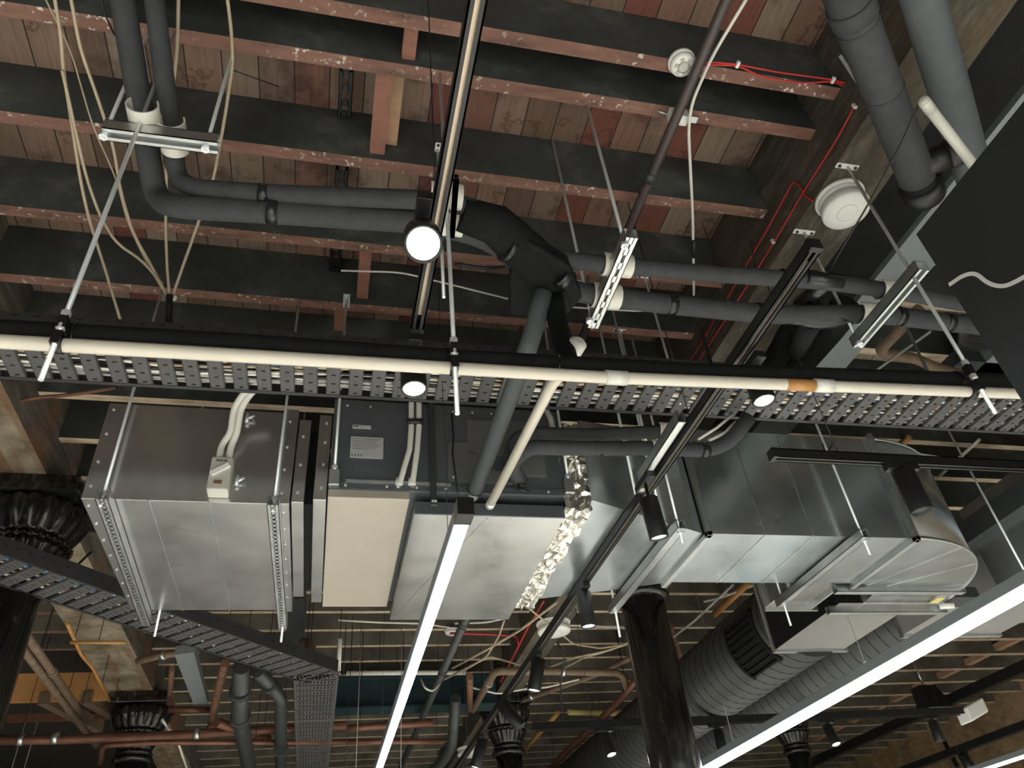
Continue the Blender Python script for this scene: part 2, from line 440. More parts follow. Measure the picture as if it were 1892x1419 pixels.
# short timber blocks between joists
def block(x, y0, y1, z0, w, lab, mat='timber_block', grp=None):
    o = MB().box((x-w/2, y0, z0), (x+w/2, y1, z0+.07)).build('timber_block', mat); tag(o, lab, 'timber block', grp)
block(.065, 1.35, 1.685, 4.03, .055, 'reddish timber block across the joist gap left of the near light track', 'timber_red')
block(.115, 1.40, 1.685, 4.10, .045, 'pale narrow timber block beside the reddish one left of the light track', 'timber_block')
block(.055, 2.15, 2.45, 4.03, .05, 'reddish timber block below the bright spotlight flare', 'timber_red')
block(.14, 1.18, 1.30, 4.03, .045, 'short brown block between the two closest joists at top', 'timber_red')
block(-.04, 2.51, 2.70, 4.05, .045, 'short block behind the long black pipe left of the spotlight', 'timber_red')
for i in range(2, 14):
    block(7.62, JR[i]+.03, JR[i+1]-.03, 4.03, .09, 'pale timber blocking between far joists above the right strip light', 'timber_block', 'blocking above the right strip light')
for i in range(3):
    k = 12+i
    block(2.65+.05*i, JY[k]+.03, JY[k+1]-.03, 4.03, .07, 'pale timber blocking beside the big black column under the galvanised duct', 'timber_block', 'blocking beside the big column')

# ================================================================== COLUMNS
def column(cx, cy, label, square=.46):
    t = thing('cast_iron_column', label, 'column', (cx, cy, 0))
    MB().lathe([(.17, 0), (.17, .12), (.145, .16), (.14, .3), (.135, 1.8), (.128, 3.24)], (cx, cy, 0), seg=40).build('shaft', 'column_black_gloss', t)
    MB().lathe([(.13, 3.235), (.155, 3.245), (.165, 3.262), (.155, 3.28), (.135, 3.285), (.135, 3.30), (.148, 3.305), (.15, 3.315), (.135, 3.325)], (cx, cy, 0), seg=40).build('neck_ring', 'column_black_gloss', t)
    def fl1(h, a): return .09*abs(math.sin(a*10))*min(1, max(0, (h-3.33)*12))
    pr = [(.132, 3.325), (.14, 3.36), (.155, 3.40), (.168, 3.435), (.180, 3.455)]
    MB().lathe(pr, (cx, cy, 0), seg=120, flute=fl1).build('lower_leaves', 'column_black_gloss', t)
    b = MB(); b.lathe([(.178, 3.452), (.19, 3.46), (.194, 3.47), (.186, 3.48), (.178, 3.485)], (cx, cy, 0), seg=40)
    for k in range(36):
        a = 2*math.pi*k/36; b.lathe([(.002, -.010), (.009, -.006), (.011, 0), (.009, .006), (.002, .010)], (cx+.193*math.cos(a), cy+.193*math.sin(a), 3.47), seg=8)
    b.build('bead_ring', 'column_black_gloss', t)
    def fl2(h, a): return .10*(abs(math.sin(a*9))-.5)*min(1, max(0, (h-3.48)*16))
    MB().lathe([(.178, 3.482), (.188, 3.51), (.205, 3.545), (.225, 3.585), (.235, 3.62), (.228, 3.65), (.215, 3.67), (.2, 3.685)], (cx, cy, 0), seg=144, flute=fl2).build('fluted_bell', 'column_black_gloss', t)
    h = square/2
    MB().box((cx-h, cy-h, 3.68), (cx+h, cy+h, 3.725)).box((cx-h+.02, cy-h+.02, 3.725), (cx+h-.02, cy+h-.02, GZ)).build('abacus', 'column_black_gloss', t, bevel=.006)
    return t
column(-1.49, 3.86, 'glossy black column with a huge leafy capital at the left edge of the picture'  , .46)
column(-1.53, 7.42, 'smaller black fluted capital column at lower left behind copper pipes')
column(1.80, 3.97, 'thick glossy black column rising under the galvanised duct, right of centre')
column(1.80, 7.75, 'far black column with leafy capital at bottom centre behind track spotlights')
column(5.28, 8.3, 'distant dark column below the right strip light, beside a lit spotlight')

# ================================================================== RODS AND STRUTS
def rod(p0, p1, label, group=None, plate=None, r=.0055, nut=None, mat='chrome_rod', hook=None):
    """vertical threaded rod; p0 top, p1 bottom"""
    p0 = V(p0); p1 = V(p1)
    if abs(p0.z-H0) < .03 and not hook and not plate and min(abs(p0.y-j) for j in JY) > .028: p0.z = H1
    t = thing('threaded_rod', label, 'rod', tuple(p0), group)
    n = max(2, int((p0-p1).length/.004)); 
    MB().tube([p0, p1], r, 10).build('rod', mat, t)
    if hook:
        MB().box((p0.x-.015, min(p0.y, hook)-.012, p0.z-.004), (p0.x+.015, max(p0.y, hook)+.012, p0.z)).build('top_bracket', mat, t)
    if plate:
        b = MB(); dx, dy = plate
        pt = b.box((p0.x-dx, p0.y-dy, p0.z-.004), (p0.x+dx, p0.y+dy, p0.z+.001)).build('mounting_plate', 'white_plastic', t, bevel=.003)
        b2 = MB()
        for s in (-.72, .72):
            a = V((dx*s if dx > dy else 0, dy*s if dy >= dx else 0, 0)); b2.tube([p0+a+V((0, 0, -.009)), p0+a+V((0, 0, -.003))], .0065, 6)
        b2.build('screw', 'dark_sheet', pt)
    if nut:
        b = MB()
        for z in nut: b.tube([(p0.x, p0.y, z-.006), (p0.x, p0.y, z+.006)], .012, 6, flat=True)
        b.build('nut', 'chrome_rod', t)
    return t

def strut(p0, p1, label, w=.041, h=.041, open_down=False, slots=True, mat='strut_metal', group=None, name='strut_channel', cat='strut', pitch=.05):
    """slotted channel between p0 and p1 (bottom centre line)"""
    p0 = V(p0); p1 = V(p1); d = (p1-p0); L = d.length; d.normalize(); up = V((0, 0, 1))
    if abs(d.z) > .9: up = V((0, -1, 0))
    s = d.cross(up).normalized(); u = s.cross(d); b = MB(); th = .0025
    c = (p0+p1)/2
    for sg in (-1, 1): b.obox(c+s*sg*(w/2-th/2)+u*h/2, d*L/2, s*th/2, u*h/2)
    zweb = h-th/2 if open_down else th/2; zlip = th/2 if open_down else h-th/2
    for sg in (-1, 1): b.obox(c+s*sg*(w/2-.006)+u*zlip, d*L/2, s*.006, u*th/2)
    if slots:
        for sg in (-1, 1): b.obox(c+s*sg*(w/2-.0075)+u*zweb, d*L/2, s*.0075, u*th/2)
        n = max(1, int(L/pitch))
        for i in range(n+1): b.obox(p0+d*min(L-pitch*.25, max(pitch*.25, i*L/n))+u*zweb, d*pitch*.25, s*(w/2-.012), u*th/2)
    else: b.obox(c+u*zweb, d*L/2, s*w/2, u*th/2)
    o = b.build(name, mat); tag(o, label, cat, group); return o

YP = 1.36   # plane of the long pipes
BIGQ = [yp(x, y, YP) for x, y in ((0, 617), (440, 641), (840, 669), (1300, 694), (1800, 708))]
def bigz(x):
    for a_, b_ in zip(BIGQ, BIGQ[1:]):
        if x <= b_.x or b_ is BIGQ[-1]: return a_.z+(b_.z-a_.z)*(x-a_.x)/(b_.x-a_.x)
# three rods carrying the long black and white pipes
for top, zt, bot, lab, pl in (((232, 0), H0, (75, 702), 'long bright rod at far left hanging across the black and white pipes', None),
                         ((832, 160), H0, (845, 765), 'central threaded rod just right of the brightest spotlight', None),
                         ((1565, 307), GZ, (1820, 762), 'long rod from the girder plate in front of the round white sounder', (.045, .011))):
    if pl: a = hz(*top, zt); b = yp(*bot, a.y); x = a.x; yy = a.y
    else: b = yp(*bot, YP-.045); x = b.x; yy = YP-.045
    t = rod((x, yy, zt), (x, yy, b.z), lab, plate=pl)
    zb_ = bigz(x); zw_ = 2.708+(x+.7)*.014 if x < .3 else 2.722+(x-.3)*.031
    # clip clamps holding both pipes to the rod
    k = MB().tube([(x-.009, YP, zb_), (x+.009, YP, zb_)], .0335, 26).tube([(x-.009, YP-.025, zw_), (x+.009, YP-.025, zw_)], .0195, 20)
    k.box((x-.009, yy-.008, zw_-.016), (x+.009, yy+.012, zw_+.018)).box((x-.009, yy-.008, zb_-.014), (x+.009, yy+.012, zb_+.018))
    k.build('pipe_clamp', 'black_paint', t)
    MB().tube([(x, yy, zw_+.026), (x, yy, zw_+.038)], .010, 6, flat=True).tube([(x, yy, zb_+.022), (x, yy, zb_+.034)], .010, 6, flat=True).build('nut', 'chrome_rod', t)

# ================================================================== LONG PIPES ALONG X
def longpipe():
    t = thing('insulated_pipe', 'thick long black foam pipe crossing the whole picture above the white pipe', 'pipe', (0, YP, 2.83))
    q = BIGQ; q = [q[0]+(q[0]-q[1])*.8]+q+[q[-1]+(q[-1]-q[-2])*.5]
    MB().tube(q, .0315, 28).build('foam_sleeve', 'foam_black', t)
    b = MB()
    for c_ in (yp(1028, 679, YP), yp(140, 624, YP)): b.tube([c_-V((.003, 0, 0)), c_+V((.003, 0, 0))], .0324, 28)
    b.build('joint_tape', 'tape_black', t)
longpipe()
def whitepipe():
    t = thing('drain_pipe', 'long cream plastic pipe running under the black foam pipe', 'pipe', (0, YP, 2.72))
    pts = [(-2.6, YP-.025, 2.70), (-.7, YP-.025, 2.708), (.3, YP-.025, 2.722), (.62, YP-.025, 2.726), (1.9, YP-.025, 2.775), (3.2, YP-.025, 2.80)]
    MB().tube(pts, .0155, 20).build('pipe', 'cream_pvc', t)
    b = MB()
    for x, z in ((.655, 2.7275), (1.245, 2.7505)): b.tube([(x-.028, YP-.025, z-.0005), (x+.028, YP-.025, z+.001)], .0185, 20)
    b.build('pipe_coupling', 'white_pvc', t)
    MB().tube([(1.13, YP-.025, 2.7455), (1.215, YP-.025, 2.749)], .0162, 20).build('tape_band', 'orange_conduit', t)
whitepipe()

# ================================================================== CABLE TRAYS
def tray(name, p0, p1, width, label, pitch=.078, slat=.046, side=.05, sides=('side_rail',), taper=None, holes=6, mats=('tray_paint', 'tray_paint'), lips=True):
    """perforated cable tray, p0->p1 centre line at its underside"""
    p0 = V(p0); p1 = V(p1); d = (p1-p0); L = d.length; d.normalize(); s = d.cross(V((0, 0, 1))).normalized(); u = s.cross(d)
    t = thing(name, label, 'cable tray', tuple(p0))
    b = MB(); n = int(L/pitch); hw = width/2-.004
    for i in range(n+1):
        c = p0+d*(i*pitch+slat/2)
        e = slat/2
        for sg in (-1, 1): b.obox(c+d*sg*(e-.008)+u*.001, d*.008, s*hw, u*.001)
        hl = .007; st = 2*hw/(holes+.0)
        for k in range(holes+1):
            y = -hw+k*st; w = (st-hl)/2
            lo = max(-hw, y-w); hi = min(hw, y+w)
            if hi > lo: b.obox(c+s*(lo+hi)/2+u*.001, d*(e-.0155), s*(hi-lo)/2, u*.001)
        if lips:
            for sg in (-1, 1): b.obox(c+d*sg*e+u*.006, d*.0012, s*hw, u*.006)
    b.build('slat_bed', mats[0], t)
    for sg in (-1, 1):
        r = MB(); c = (p0+p1)/2+s*sg*width/2
        r.obox(c+u*(side/2-.002), d*L/2, s*.0012, u*side/2); r.obox(c-s*sg*.008-u*.0008, d*L/2, s*.009, u*.0012)
        m = int(L/.06)
        for i in range(m):   # punched slots along the rail
            q = p0+s*sg*(width/2+.0014)+d*(.03+i*.06)+u*side*.55; r.obox(q, d*.009, s*.0004, u*.003, 1)
        r.build('side_rail', [mats[1], 'dark_window_slot'], t)
    return t
TZ = 3.28
TR0 = hz(0, 705, TZ); TR1 = hz(1700, 790, TZ)
tray('cable_tray', (-2.4, 2.08, TZ), (4.4, 2.02, TZ), .30, 'long perforated grey cable tray crossing the picture beneath the white pipe', side=.035, mats=('tray_paint', 'tray_dark'))
# cables lying in that tray
cols = ['cable_white', 'cable_tan', 'cable_black', 'cable_grey', 'cable_white', 'cable_black', 'cable_red', 'cable_tan', 'cable_grey', 'cable_black', 'cable_white', 'cable_black', 'cable_blue', 'cable_grey', 'cable_black', 'cable_tan', 'cable_black', 'cable_white']
def tray_cables(pa, pb, width, n, labelw, group, z=.006, r=(.0045, .008), seed=3):
    rnd = random.Random(seed); pa = V(pa); pb = V(pb); d = pb-pa; s = d.cross(V((0, 0, 1))).normalized()
    for i in range(n):
        rr = rnd.uniform(*r); o0 = (i+.5)/n*width*.88-width*.44; pts = []
        m = 26
        for k in range(m+1):
            pts.append(pa+d*k/m+s*(o0+rnd.uniform(-.018, .018))+V((0, 0, z+rr+rnd.uniform(0, .012))))
        c = cols[(i*5+seed) % len(cols)]
        cn = c.split('_')[1]
        o = MB().tube(pts, rr, 7, cap=True).build('electrical_cable', c)
        tag(o, '%s cable lying in %s' % (cn if cn != 'tan' else 'tan', labelw), 'cable', group+' '+cn)
tray_cables((-2.3, 2.08, TZ), (4.3, 2.02, TZ), .28, 18, 'the long tray under the white pipe', 'cables in the long tray')
# tray hanger rods
a = hz(1140, 620, H0); rod((a.x, 2.48, H0), (a.x, 2.48, TZ-.01), 'rod on a plate between white elbow and black pipe, right of the small strut', plate=(.03, .010))
rod((hz(1189, 514, H0).x, 2.12, H0), (hz(1189, 514, H0).x, 2.12, TZ), 'rod from a white plate just right of the central slotted strut', plate=(.035, .011))
# diagonal tray and its continuation
DZ = 3.20
tray('cable_tray', (-1.92, 2.98, DZ), (-.03, 5.10, DZ), .30, 'dark diagonal cable tray from the left edge to lower centre', pitch=.088, slat=.058, side=.075, holes=10, mats=('tray_paint', 'tray_dark'), lips=True)
tray('cable_tray', (-.05, 5.06, DZ), (-.05, 9.6, DZ), .285, 'cable tray running away to the bottom edge beyond the diagonal tray', pitch=.115, slat=.09, side=.06, holes=12, mats=('tray_paint', 'tray_paint'), lips=True)
tray_cables((-1.9, 3.0, DZ), (-.06, 5.05, DZ), .27, 7, 'the diagonal tray at lower left', 'cables in the diagonal tray', seed=5)

# ================================================================== INSULATED PIPES OF THE NEAR CEILING
def ipipe(label, segs, r, mat='insulation_foam', tapes=(), name='insulated_pipe', fillet=.1, tape_mat='tape_black', tape_w=.03):
    pts = [V(p) for p in segs]
    t = thing(name, label, 'pipe', tuple(pts[0]))
    MB().tube(pts, r, 24, fillet=fillet).build('foam_sleeve' if 'insul' in name else 'pipe', mat, t)
    if tapes:
        b = MB()
        for p, d in tapes:
            d = V(d).normalized(); b.tube([V(p)-d*tape_w/2, V(p)+d*tape_w/2], r*1.04, 24)
        b.build('tape_band', tape_mat, t)
    return t
PZ = 3.32
def P(x, y, z=PZ): return hz(x, y, z)
pa = [P(226, -120, 3.56), P(268, 215, 3.53), P(300, 372, 3.40), P(500, 390, 3.34), P(800, 408), P(905, 432), P(985, 520, 3.32), P(1060, 538, 3.32), P(1110, 545), P(1235, 560), P(1420, 580), P(1620, 582), P(1760, 598), P(1900, 612)]
pa = [hz(208, -150, 4.02), hz(226, 0, 3.82), hz(288, 368, 3.52), hz(320, 382, 3.42), hz(505, 392, 3.34), hz(800, 412, 3.32), hz(905, 440, 3.32), hz(1000, 520, 3.32), hz(1075, 542, 3.32), hz(1230, 562, 3.32), hz(1430, 582, 3.32), hz(1620, 580, 3.32), hz(1760, 597, 3.32), hz(1960, 615, 3.32)]
pb = [hz(268, -150, 4.02), hz(285, 0, 3.82), hz(328, 332, 3.52), hz(360, 348, 3.46), hz(480, 358, 3.38), hz(800, 370, 3.32), hz(880, 384, 3.32), hz(950, 430, 3.32), hz(1025, 478, 3.32), hz(1110, 488, 3.32), hz(1300, 505, 3.32), hz(1520, 520, 3.32), hz(1640, 536, 3.32), hz(1800, 565, 3.32), hz(1960, 590, 3.32)]
ex = V((1, 0, 0))
ta = [(hz(503, 391, 3.34), ex), (hz(1240, 563, 3.32), ex), (hz(1404, 578, 3.32), ex), (hz(1660, 584, 3.32), ex), (hz(1750, 595, 3.32), ex)]
ipipe('lower of the two insulated pipes turning at the left and running right', pa, .034, tapes=ta)
ipipe('upper of the two insulated pipes turning at the left and running right', pb, .0275, tapes=[(hz(487, 358, 3.38), ex), (hz(1450, 513, 3.32), ex)])
# black taped joints and tee on the right
t = thing('taped_pipe_joint', 'shiny black taped tee joint on the lower insulated pipe right of the track end', 'pipe joint', tuple(hz(1500, 584, 3.32)))
pts = [hz(x, y, 3.32) for x, y in ((1447, 582), (1475, 584), (1500, 588), (1530, 586), (1560, 582), (1575, 581))]
MB().tube(pts, [.033, .034, .041, .043, .035, .033], 20).build('wrap', 'tape_black', t)
MB().tube([hz(1500, 588, 3.32), hz(1490, 612, 3.36), hz(1470, 650, 3.40)], [.045, .038, .036], 18).build('branch', 'foam_black', t)
t = thing('taped_pipe_joint', 'shiny black taped wrap on the upper insulated pipe behind the track end', 'pipe joint', tuple(hz(1520, 516, 3.32)))
MB().tube([hz(1488, 512, 3.32), hz(1520, 517, 3.32), hz(1552, 522, 3.32)], .0275, 20).build('wrap', 'tape_black', t)
MB().tube([hz(1525, 520, 3.33), hz(1500, 545, 3.38), hz(1478, 562, 3.40)], .028, 16).build('branch', 'tape_black', t)
# central black wrapped elbows
t = thing('wrapped_elbow', 'large black foam wrapped elbow mass in the centre where pipes meet', 'pipe elbow', tuple(hz(990, 520, 3.30)))
MB().tube([hz(850, 395, 3.31), hz(915, 415, 3.31), hz(975, 470, 3.30), hz(1010, 520, 3.30), hz(1020, 570, 3.26)], [.05, .06, .068, .07, .062], 24).build('wrap', 'foam_black', t)
o = MB(); q = [hz(x, y, 3.27) for x, y in ((942, 500), (975, 440), (1050, 485), (1075, 545), (1040, 585), (942, 575))]
o.prism([(p.x, p.y) for p in q], 3.255, 3.31).build('foam_sheet', 'foam_black', t, bevel=.008)
MB().tube([hz(1030, 505, 3.27), hz(1045, 520, 3.27)], .04, 20).tube([hz(934, 455, 3.27), hz(944, 460, 3.27)], .045, 20).build('tape_band', 'tape_black', t)
ipipe('black foam pipe dropping from the central elbow to the long black pipe', [hz(1024, 550, 3.24), hz(1030, 595, 3.12), hz(1044, 650, 2.95), hz(1050, 680, 2.85)], .031, 'foam_black')
# cream sleeves on the pair and the trapeze struts
def sleeve(p, d, r, label, L=.055):
    d = V(d).normalized(); p = V(p); b = MB()
    u = d.cross(V((0, 0, 1))).normalized(); w = V((0, 0, 1)); n = 20; m = []
    for (rr, hh) in ((r, -L/2), (r, L/2), (r+.0035, L/2), (r+.0035, -L/2), (r, -L/2)): m.append((rr, hh))
    vs = []
    for rr, hh in m:
        for k in range(n+1):
            a = math.radians(-215+250*k/n); vs.append(p+d*hh+(u*math.cos(a)+w*math.sin(a))*rr)
    fs = []
    for i in range(4):
        for k in range(n): fs.append([i*(n+1)+k, i*(n+1)+k+1, (i+1)*(n+1)+k+1, (i+1)*(n+1)+k])
    b.add(vs, fs, 0, False); o = b.build('pipe_sleeve', 'sleeve_cream'); tag(o, label, 'sleeve'); return o
sleeve(hz(1139, 490, 3.32), ex, .034, 'cream sleeve on the upper pipe under the central slotted strut', .095)
sleeve(hz(1118, 547, 3.32), ex, .039, 'cream sleeve on the lower pipe under the central slotted strut', .095)
sleeve(hz(1640, 537, 3.32), ex, .034, 'cream sleeve on the upper pipe at the right trapeze strut', .07)
sleeve(hz(1600, 580, 3.32), ex, .039, 'cream sleeve on the lower pipe at the right trapeze strut', .07)
ey = V((0, 1, 0))
sleeve(hz(268, 222, 3.54), ey, .039, 'cream sleeve on the left vertical-looking pipe above the trapeze', .10)
sleeve(hz(320, 250, 3.54), ey, .034, 'cream sleeve on the right pipe through the left trapeze', .10)
sleeve(hz(824, 362, 3.32), ex, .033, 'cream sleeve on the upper pipe behind the near light track', .09)
sleeve(hz(826, 410, 3.32), ex, .038, 'cream sleeve on the lower pipe behind the near light track', .09)
strut(V((.80, 1.325, 3.262)), V((.80, 1.72, 3.262)), 'slotted galvanised strut under the central pair of pipes')
strut(V((1.74, 1.27, 3.20)), V((1.74, 1.64, 3.20)), 'double galvanised strut at the right trapeze beside the sign', open_down=True)
sl = hz(192, 243, 3.472); sr = hz(403, 270, 3.472)
strut(V((sl.x, (sl.y+sr.y)/2, 3.46)), V((sr.x, (sl.y+sr.y)/2, 3.46)), 'galvanised trapeze strut holding the two left pipes', open_down=True)
ys = (sl.y+sr.y)/2
rod((-.672, ys, H1), (-.672, ys, 3.44), 'left hanger rod of the two-pipe trapeze', nut=(3.452,))
rod((-.414, ys, H1), (-.414, ys, 3.44), 'right hanger rod of the two-pipe trapeze beside tan cables', nut=(3.452,))
strut(hz(835, 440, 3.25), hz(843, 330, 3.25), 'narrow strut standing beside the near light track by cream sleeves', w=.016, h=.02)
rod((.773+.01, 1.35, H0+.02), (.785, 1.35, 3.24), 'front rod of the central slotted strut', nut=(3.256,))
rod((.765+.01, 1.68, H0+.02), (.785, 1.68, 3.24), 'back rod of the central slotted strut', nut=(3.256,))
rod((1.725, 1.612, GZ), (1.725, 1.612, 3.18), 'rod from the small plate behind the black track end', plate=(.045, .011), nut=(3.195,))
a = hz(809, 290, H0+.05); rod((a.x, a.y, H0+.1), (a.x, a.y, 3.3), 'short rod with slotted bracket left of the near light track', plate=(.011, .03))

# ================================================================== LIGHT TRACKS AND SPOTLIGHTS
def track(p0, p1, label, w=.034, h=.034, inner='track_inner', wires=True):
    p0 = V(p0); p1 = V(p1); d = (p1-p0); L = d.length; d.normalize(); s = d.cross(V((0, 0, 1))).normalized(); u = V((0, 0, 1)); c = (p0+p1)/2
    t = thing('lighting_track', label, 'light track', tuple(p0)); b = MB()
    b.obox(c+u*(h-.002), d*L/2, s*w/2, u*.002)
    for sg in (-1, 1):
        b.obox(c+s*sg*(w/2-.002)+u*h/2, d*L/2, s*.002, u*h/2); b.obox(c+s*sg*(w/2-.006)+u*.001, d*L/2, s*.006, u*.001)
    b.build('channel', 'black_paint', t)
    i = MB()
    i.obox(c+u*(h*.45), d*(L/2-.05), s*(w/2-.006), u*.003)
    i.build('conductor_strip', inner, t)
    if wires:
        sw = MB()
        for f_ in (.12, .8): q = p0.lerp(p1, f_); sw.tube([q+u*h, V((q.x, q.y, H1))], .002, 6)
        sw.build('suspension_wire', 'cable_black', t)
    e = MB()
    for q in (p0, p1): e.obox(q+u*h/2, d*.008, s*(w/2+.001), u*(h/2+.001))
    e.build('end_cap', 'black_paint', t); return t
def spot(base, aim, label, lit=0, d_head=.068, L=.135, drop=.05, along=(0, 1, 0), power=0, cat='spotlight', head='black_paint', lens=None, spread=50):
    """base: point on track underside, aim: direction of the beam"""
    base = V(base); aim = V(aim).normalized(); al = V(along).normalized(); s = al.cross(V((0, 0, 1))).normalized()
    t = thing('track_spotlight', label, cat, tuple(base))
    MB().obox(base+V((0, 0, -.011)), al*.062, s*.0165, V((0, 0, .0125))).build('adaptor', 'black_paint', t, bevel=.002)
    MB().obox(base+al*.035-V((0, 0, .0238)), al*.012, s*.009, V((0, 0, .0006))).build('rating_label', 'grey_plastic', t)
    piv = base+V((0, 0, -.024-drop))
    MB().tube([base+V((0, 0, -.02)), piv], .006, 10).lathe([(.009, -.012), (.011, 0), (.009, .012)], piv, s, 12).build('arm', 'black_paint', t)
    c0 = piv-aim*(L*.30)+s*.0; r = d_head/2
    hb = MB(); hb.lathe([(r*.90, 0), (r, .003), (r, L-.002), (r*.97, L), (r*.86, L), (r*.82, L-.012), (.004, L-.014)], c0, aim, 30)
    hb = hb.build('lamp_head', head, t)
    lm = lens or ('lens_warm' if lit else 'dark_sheet')
    MB().lathe([(.003, 0), (r*.84, 0), (r*.84, .0015), (.003, .002)], c0+aim*(L-.009), aim, 28).build('lens', lm, hb)
    if power:
        l = bpy.data.lights.new('spot_beam', 'SPOT'); l.energy = power; l.spot_size = math.radians(spread); l.spot_blend = .6; l.shadow_soft_size = .03; l.color = (1, .95, .88)
        o = bpy.data.objects.new('spot_beam', l); COL.objects.link(o); o.parent = t
        o.location = c0+aim*(L+.004)-base; o.rotation_euler = aim.to_track_quat('-Z', 'Y').to_euler()
    return t
T1Z = 2.94
t1b = hz(770, 612, T1Z)
track((t1b.x+.017, -.35, T1Z), (t1b.x, t1b.y, T1Z), 'black light track with pale inner strip running down from top centre')
T2Z = 2.96
t2a = hz(1508, 462, T2Z); t2x = t2a.x
t2b = hz(835, 1419, T2Z)
track((t2x, t2a.y, T2Z), (t2x-.01, 7.6, T2Z), 'long black light track running away diagonally across the duct to bottom centre')
T3Z = 2.87
t3a = hz(1430, 848, T3Z)
track((t3a.x, t3a.y, T3Z), (3.6, t3a.y, T3Z), 'black light track crossing the right side in front of the duct')
def lens_at(px, py, z): return hz(px, py, z)
def spot_lens(px, py, zl, aim, label, tz, **kw):
    """place a spotlight so its lens centre shows at the pixel"""
    L = kw.get('L', .135); drop = kw.get('drop', .05)
    lens = hz(px, py, zl); aim = V(aim).normalized(); piv = lens-aim*(L-.009)+aim*(L*.30)
    base = V((piv.x, piv.y, tz)); kw['drop'] = max(.01, tz-.024-piv.z)
    return spot(base, aim, label, **kw)
spot_lens(782, 450, 2.80, (-.05, -.62, -1), 'brightest lit spotlight on the near track, glaring at the camera', T1Z, lit=1, power=45, L=.11, d_head=.082, spread=80)
spot_lens(765, 716, 2.80, (.02, -.12, -1), 'lit spotlight peeping out below the white pipe, left of centre', T1Z, lit=1, power=30, spread=80, L=.10, drop=.03)
spot_lens(1411, 738, 2.825, (0, -.05, -1), 'lit spotlight peeping out below the white pipe, right of centre', T2Z, lit=1, power=30, L=.10, spread=80)
spot_lens(1217, 990, 2.74, (.12, .12, -1), 'lit black cylinder spotlight in front of the foil and galvanised duct', T2Z, lit=1, power=35, L=.15)
def spot_y(y, aim, label, **kw):
    return spot((t2x-.005, y, T2Z), aim, label, **kw)
y1 = hz(1075, 1085, T2Z).y; y2 = hz(1000, 1210, T2Z).y; y3 = hz(937, 1290, T2Z).y; y4 = hz(895, 1360, T2Z).y; y5 = hz(850, 1405, T2Z).y
spot_y(y1, (.02, .02, -1), 'lit cylinder spotlight pointing straight down just left of the big column', lit=1, power=35, L=.16)
spot_y(y2, (-.25, .1, -1), 'tilted lit cylinder spotlight below the brown bent pipe', lit=1, power=35, L=.17, d_head=.075)
spot_y(y3, (.55, -.2, -.8), 'unlit tilted cylinder spotlight in front of the far capital', lit=0, L=.19, d_head=.078)
spot_y(y4, (-.35, .1, -1), 'small lit tilted spotlight at the bottom near the far capital', lit=1, power=35, L=.20, d_head=.082)
spot((hz(1655, 866, T3Z).x, t3a.y, T3Z), (.0, -.0, -1), 'large unlit black cylinder spotlight under the right track', lit=0, L=.16, d_head=.075, along=(1, 0, 0), drop=.05)
# far tracks
T4Z = 2.9
t4 = hz(1180, 1343, T4Z)
ty = t4.y
tk = track((hz(995, 1340, T4Z).x, ty, T4Z), (hz(1740, 1340, T4Z).x, ty-.0, T4Z), 'far black light track crossing behind the column at bottom right', w=.06, h=.05)
for px_, lit, aim, lab in ((1118, 1, (.1, -.3, -1), 'dazzling lit spotlight at bottom, left of the big column'), (1312, 0, (0, 0, -1), 'unlit spotlight at bottom, just right of the big column'),
                      (1497, 1, (0, -.3, -1), 'dazzling lit spotlight below the right strip light'), (1668, 0, (0, .05, -1), 'unlit spotlight beside the white track feed box')):
    b0 = hz(px_, 1345, T4Z); spot((b0.x, ty, T4Z), aim, lab, lit=lit, L=.15, d_head=.075, along=(1, 0, 0), drop=.06, power=60 if lit else 0)
o = MB().obox((hz(1745, 1340, T4Z).x+.02, ty, T4Z+.02), (.10, .0, .035), (0, .07, 0), (0, 0, .055)).build('track_feed_box', 'white_plastic', bevel=.012); tag(o, 'white box at the right end of the far light track', 'electrical box')

# ================================================================== STRIP LIGHTS
def strip(x, y0, y1, z, label, w=.066, h=.045, power=60, capend=.05):
    t = thing('linear_light', label, 'strip light', (x, y0, z))
    MB().box((x-w/2, y0, z+.004), (x+w/2, y1, z+h)).build('housing', 'grey_sheet', t, bevel=.003)
    MB().box((x-w/2+.004, y0+capend, z-.004), (x+w/2-.004, y1, z+.004)).build('diffuser', 'lens_strip', t)
    MB().box((x-w/2-.001, y0-.012, z-.006), (x+w/2+.001, y0+capend, z+h+.001)).build('end_cap', 'black_paint', t)
    l = area_light('strip_glow', (0, (y1-y0)/2, -.008), w*.9, (y1-y0)*.96, power, (.88, .97, 1.0)); l.parent = t
    c = MB()
    for k in (.3, (y1-y0)*.62):
        c.tube([(x, y0+k, z+h), (x, y0+k, H0+.1)], .0012, 6)
    c.build('suspension_wire', 'cable_black', t)
    return t
s1 = hz(853, 950, 2.58)
strip(s1.x+.01, s1.y, 6.4, 2.58, 'bright linear strip light running down the centre of the picture', power=110, w=.044)
s2 = hz(1892, 1095, 2.58)
strip(s2.x, 1.2, 8.4, 2.58, 'long bright cyan-white strip light running diagonally at lower right', power=150, w=.125, h=.05)
strip(hz(1892, 1398, 2.58).x, 3.2, 7.9, 2.58, 'strip light just entering the bottom right corner', power=80, w=.10)
# unseen strip lamps added beside and behind the camera for floor bounce light
strip(-3.2, -3.5, 3.0, 2.58, 'added unseen strip light left of the frame', power=170)
strip(.33, -5.5, .1, 2.58, 'added unseen strip light behind the camera', power=170)
strip(2.62, -5.5, .6, 2.58, 'added unseen strip light behind the camera on the right', power=170)

# ================================================================== AIR UNITS AND DUCTS
def screws(b, pts, r=.005, d=(0, -1, 0)):
    for p in pts: b.tube([V(p), V(p)+V(d)*.003], r, 8)
ZB = 3.0
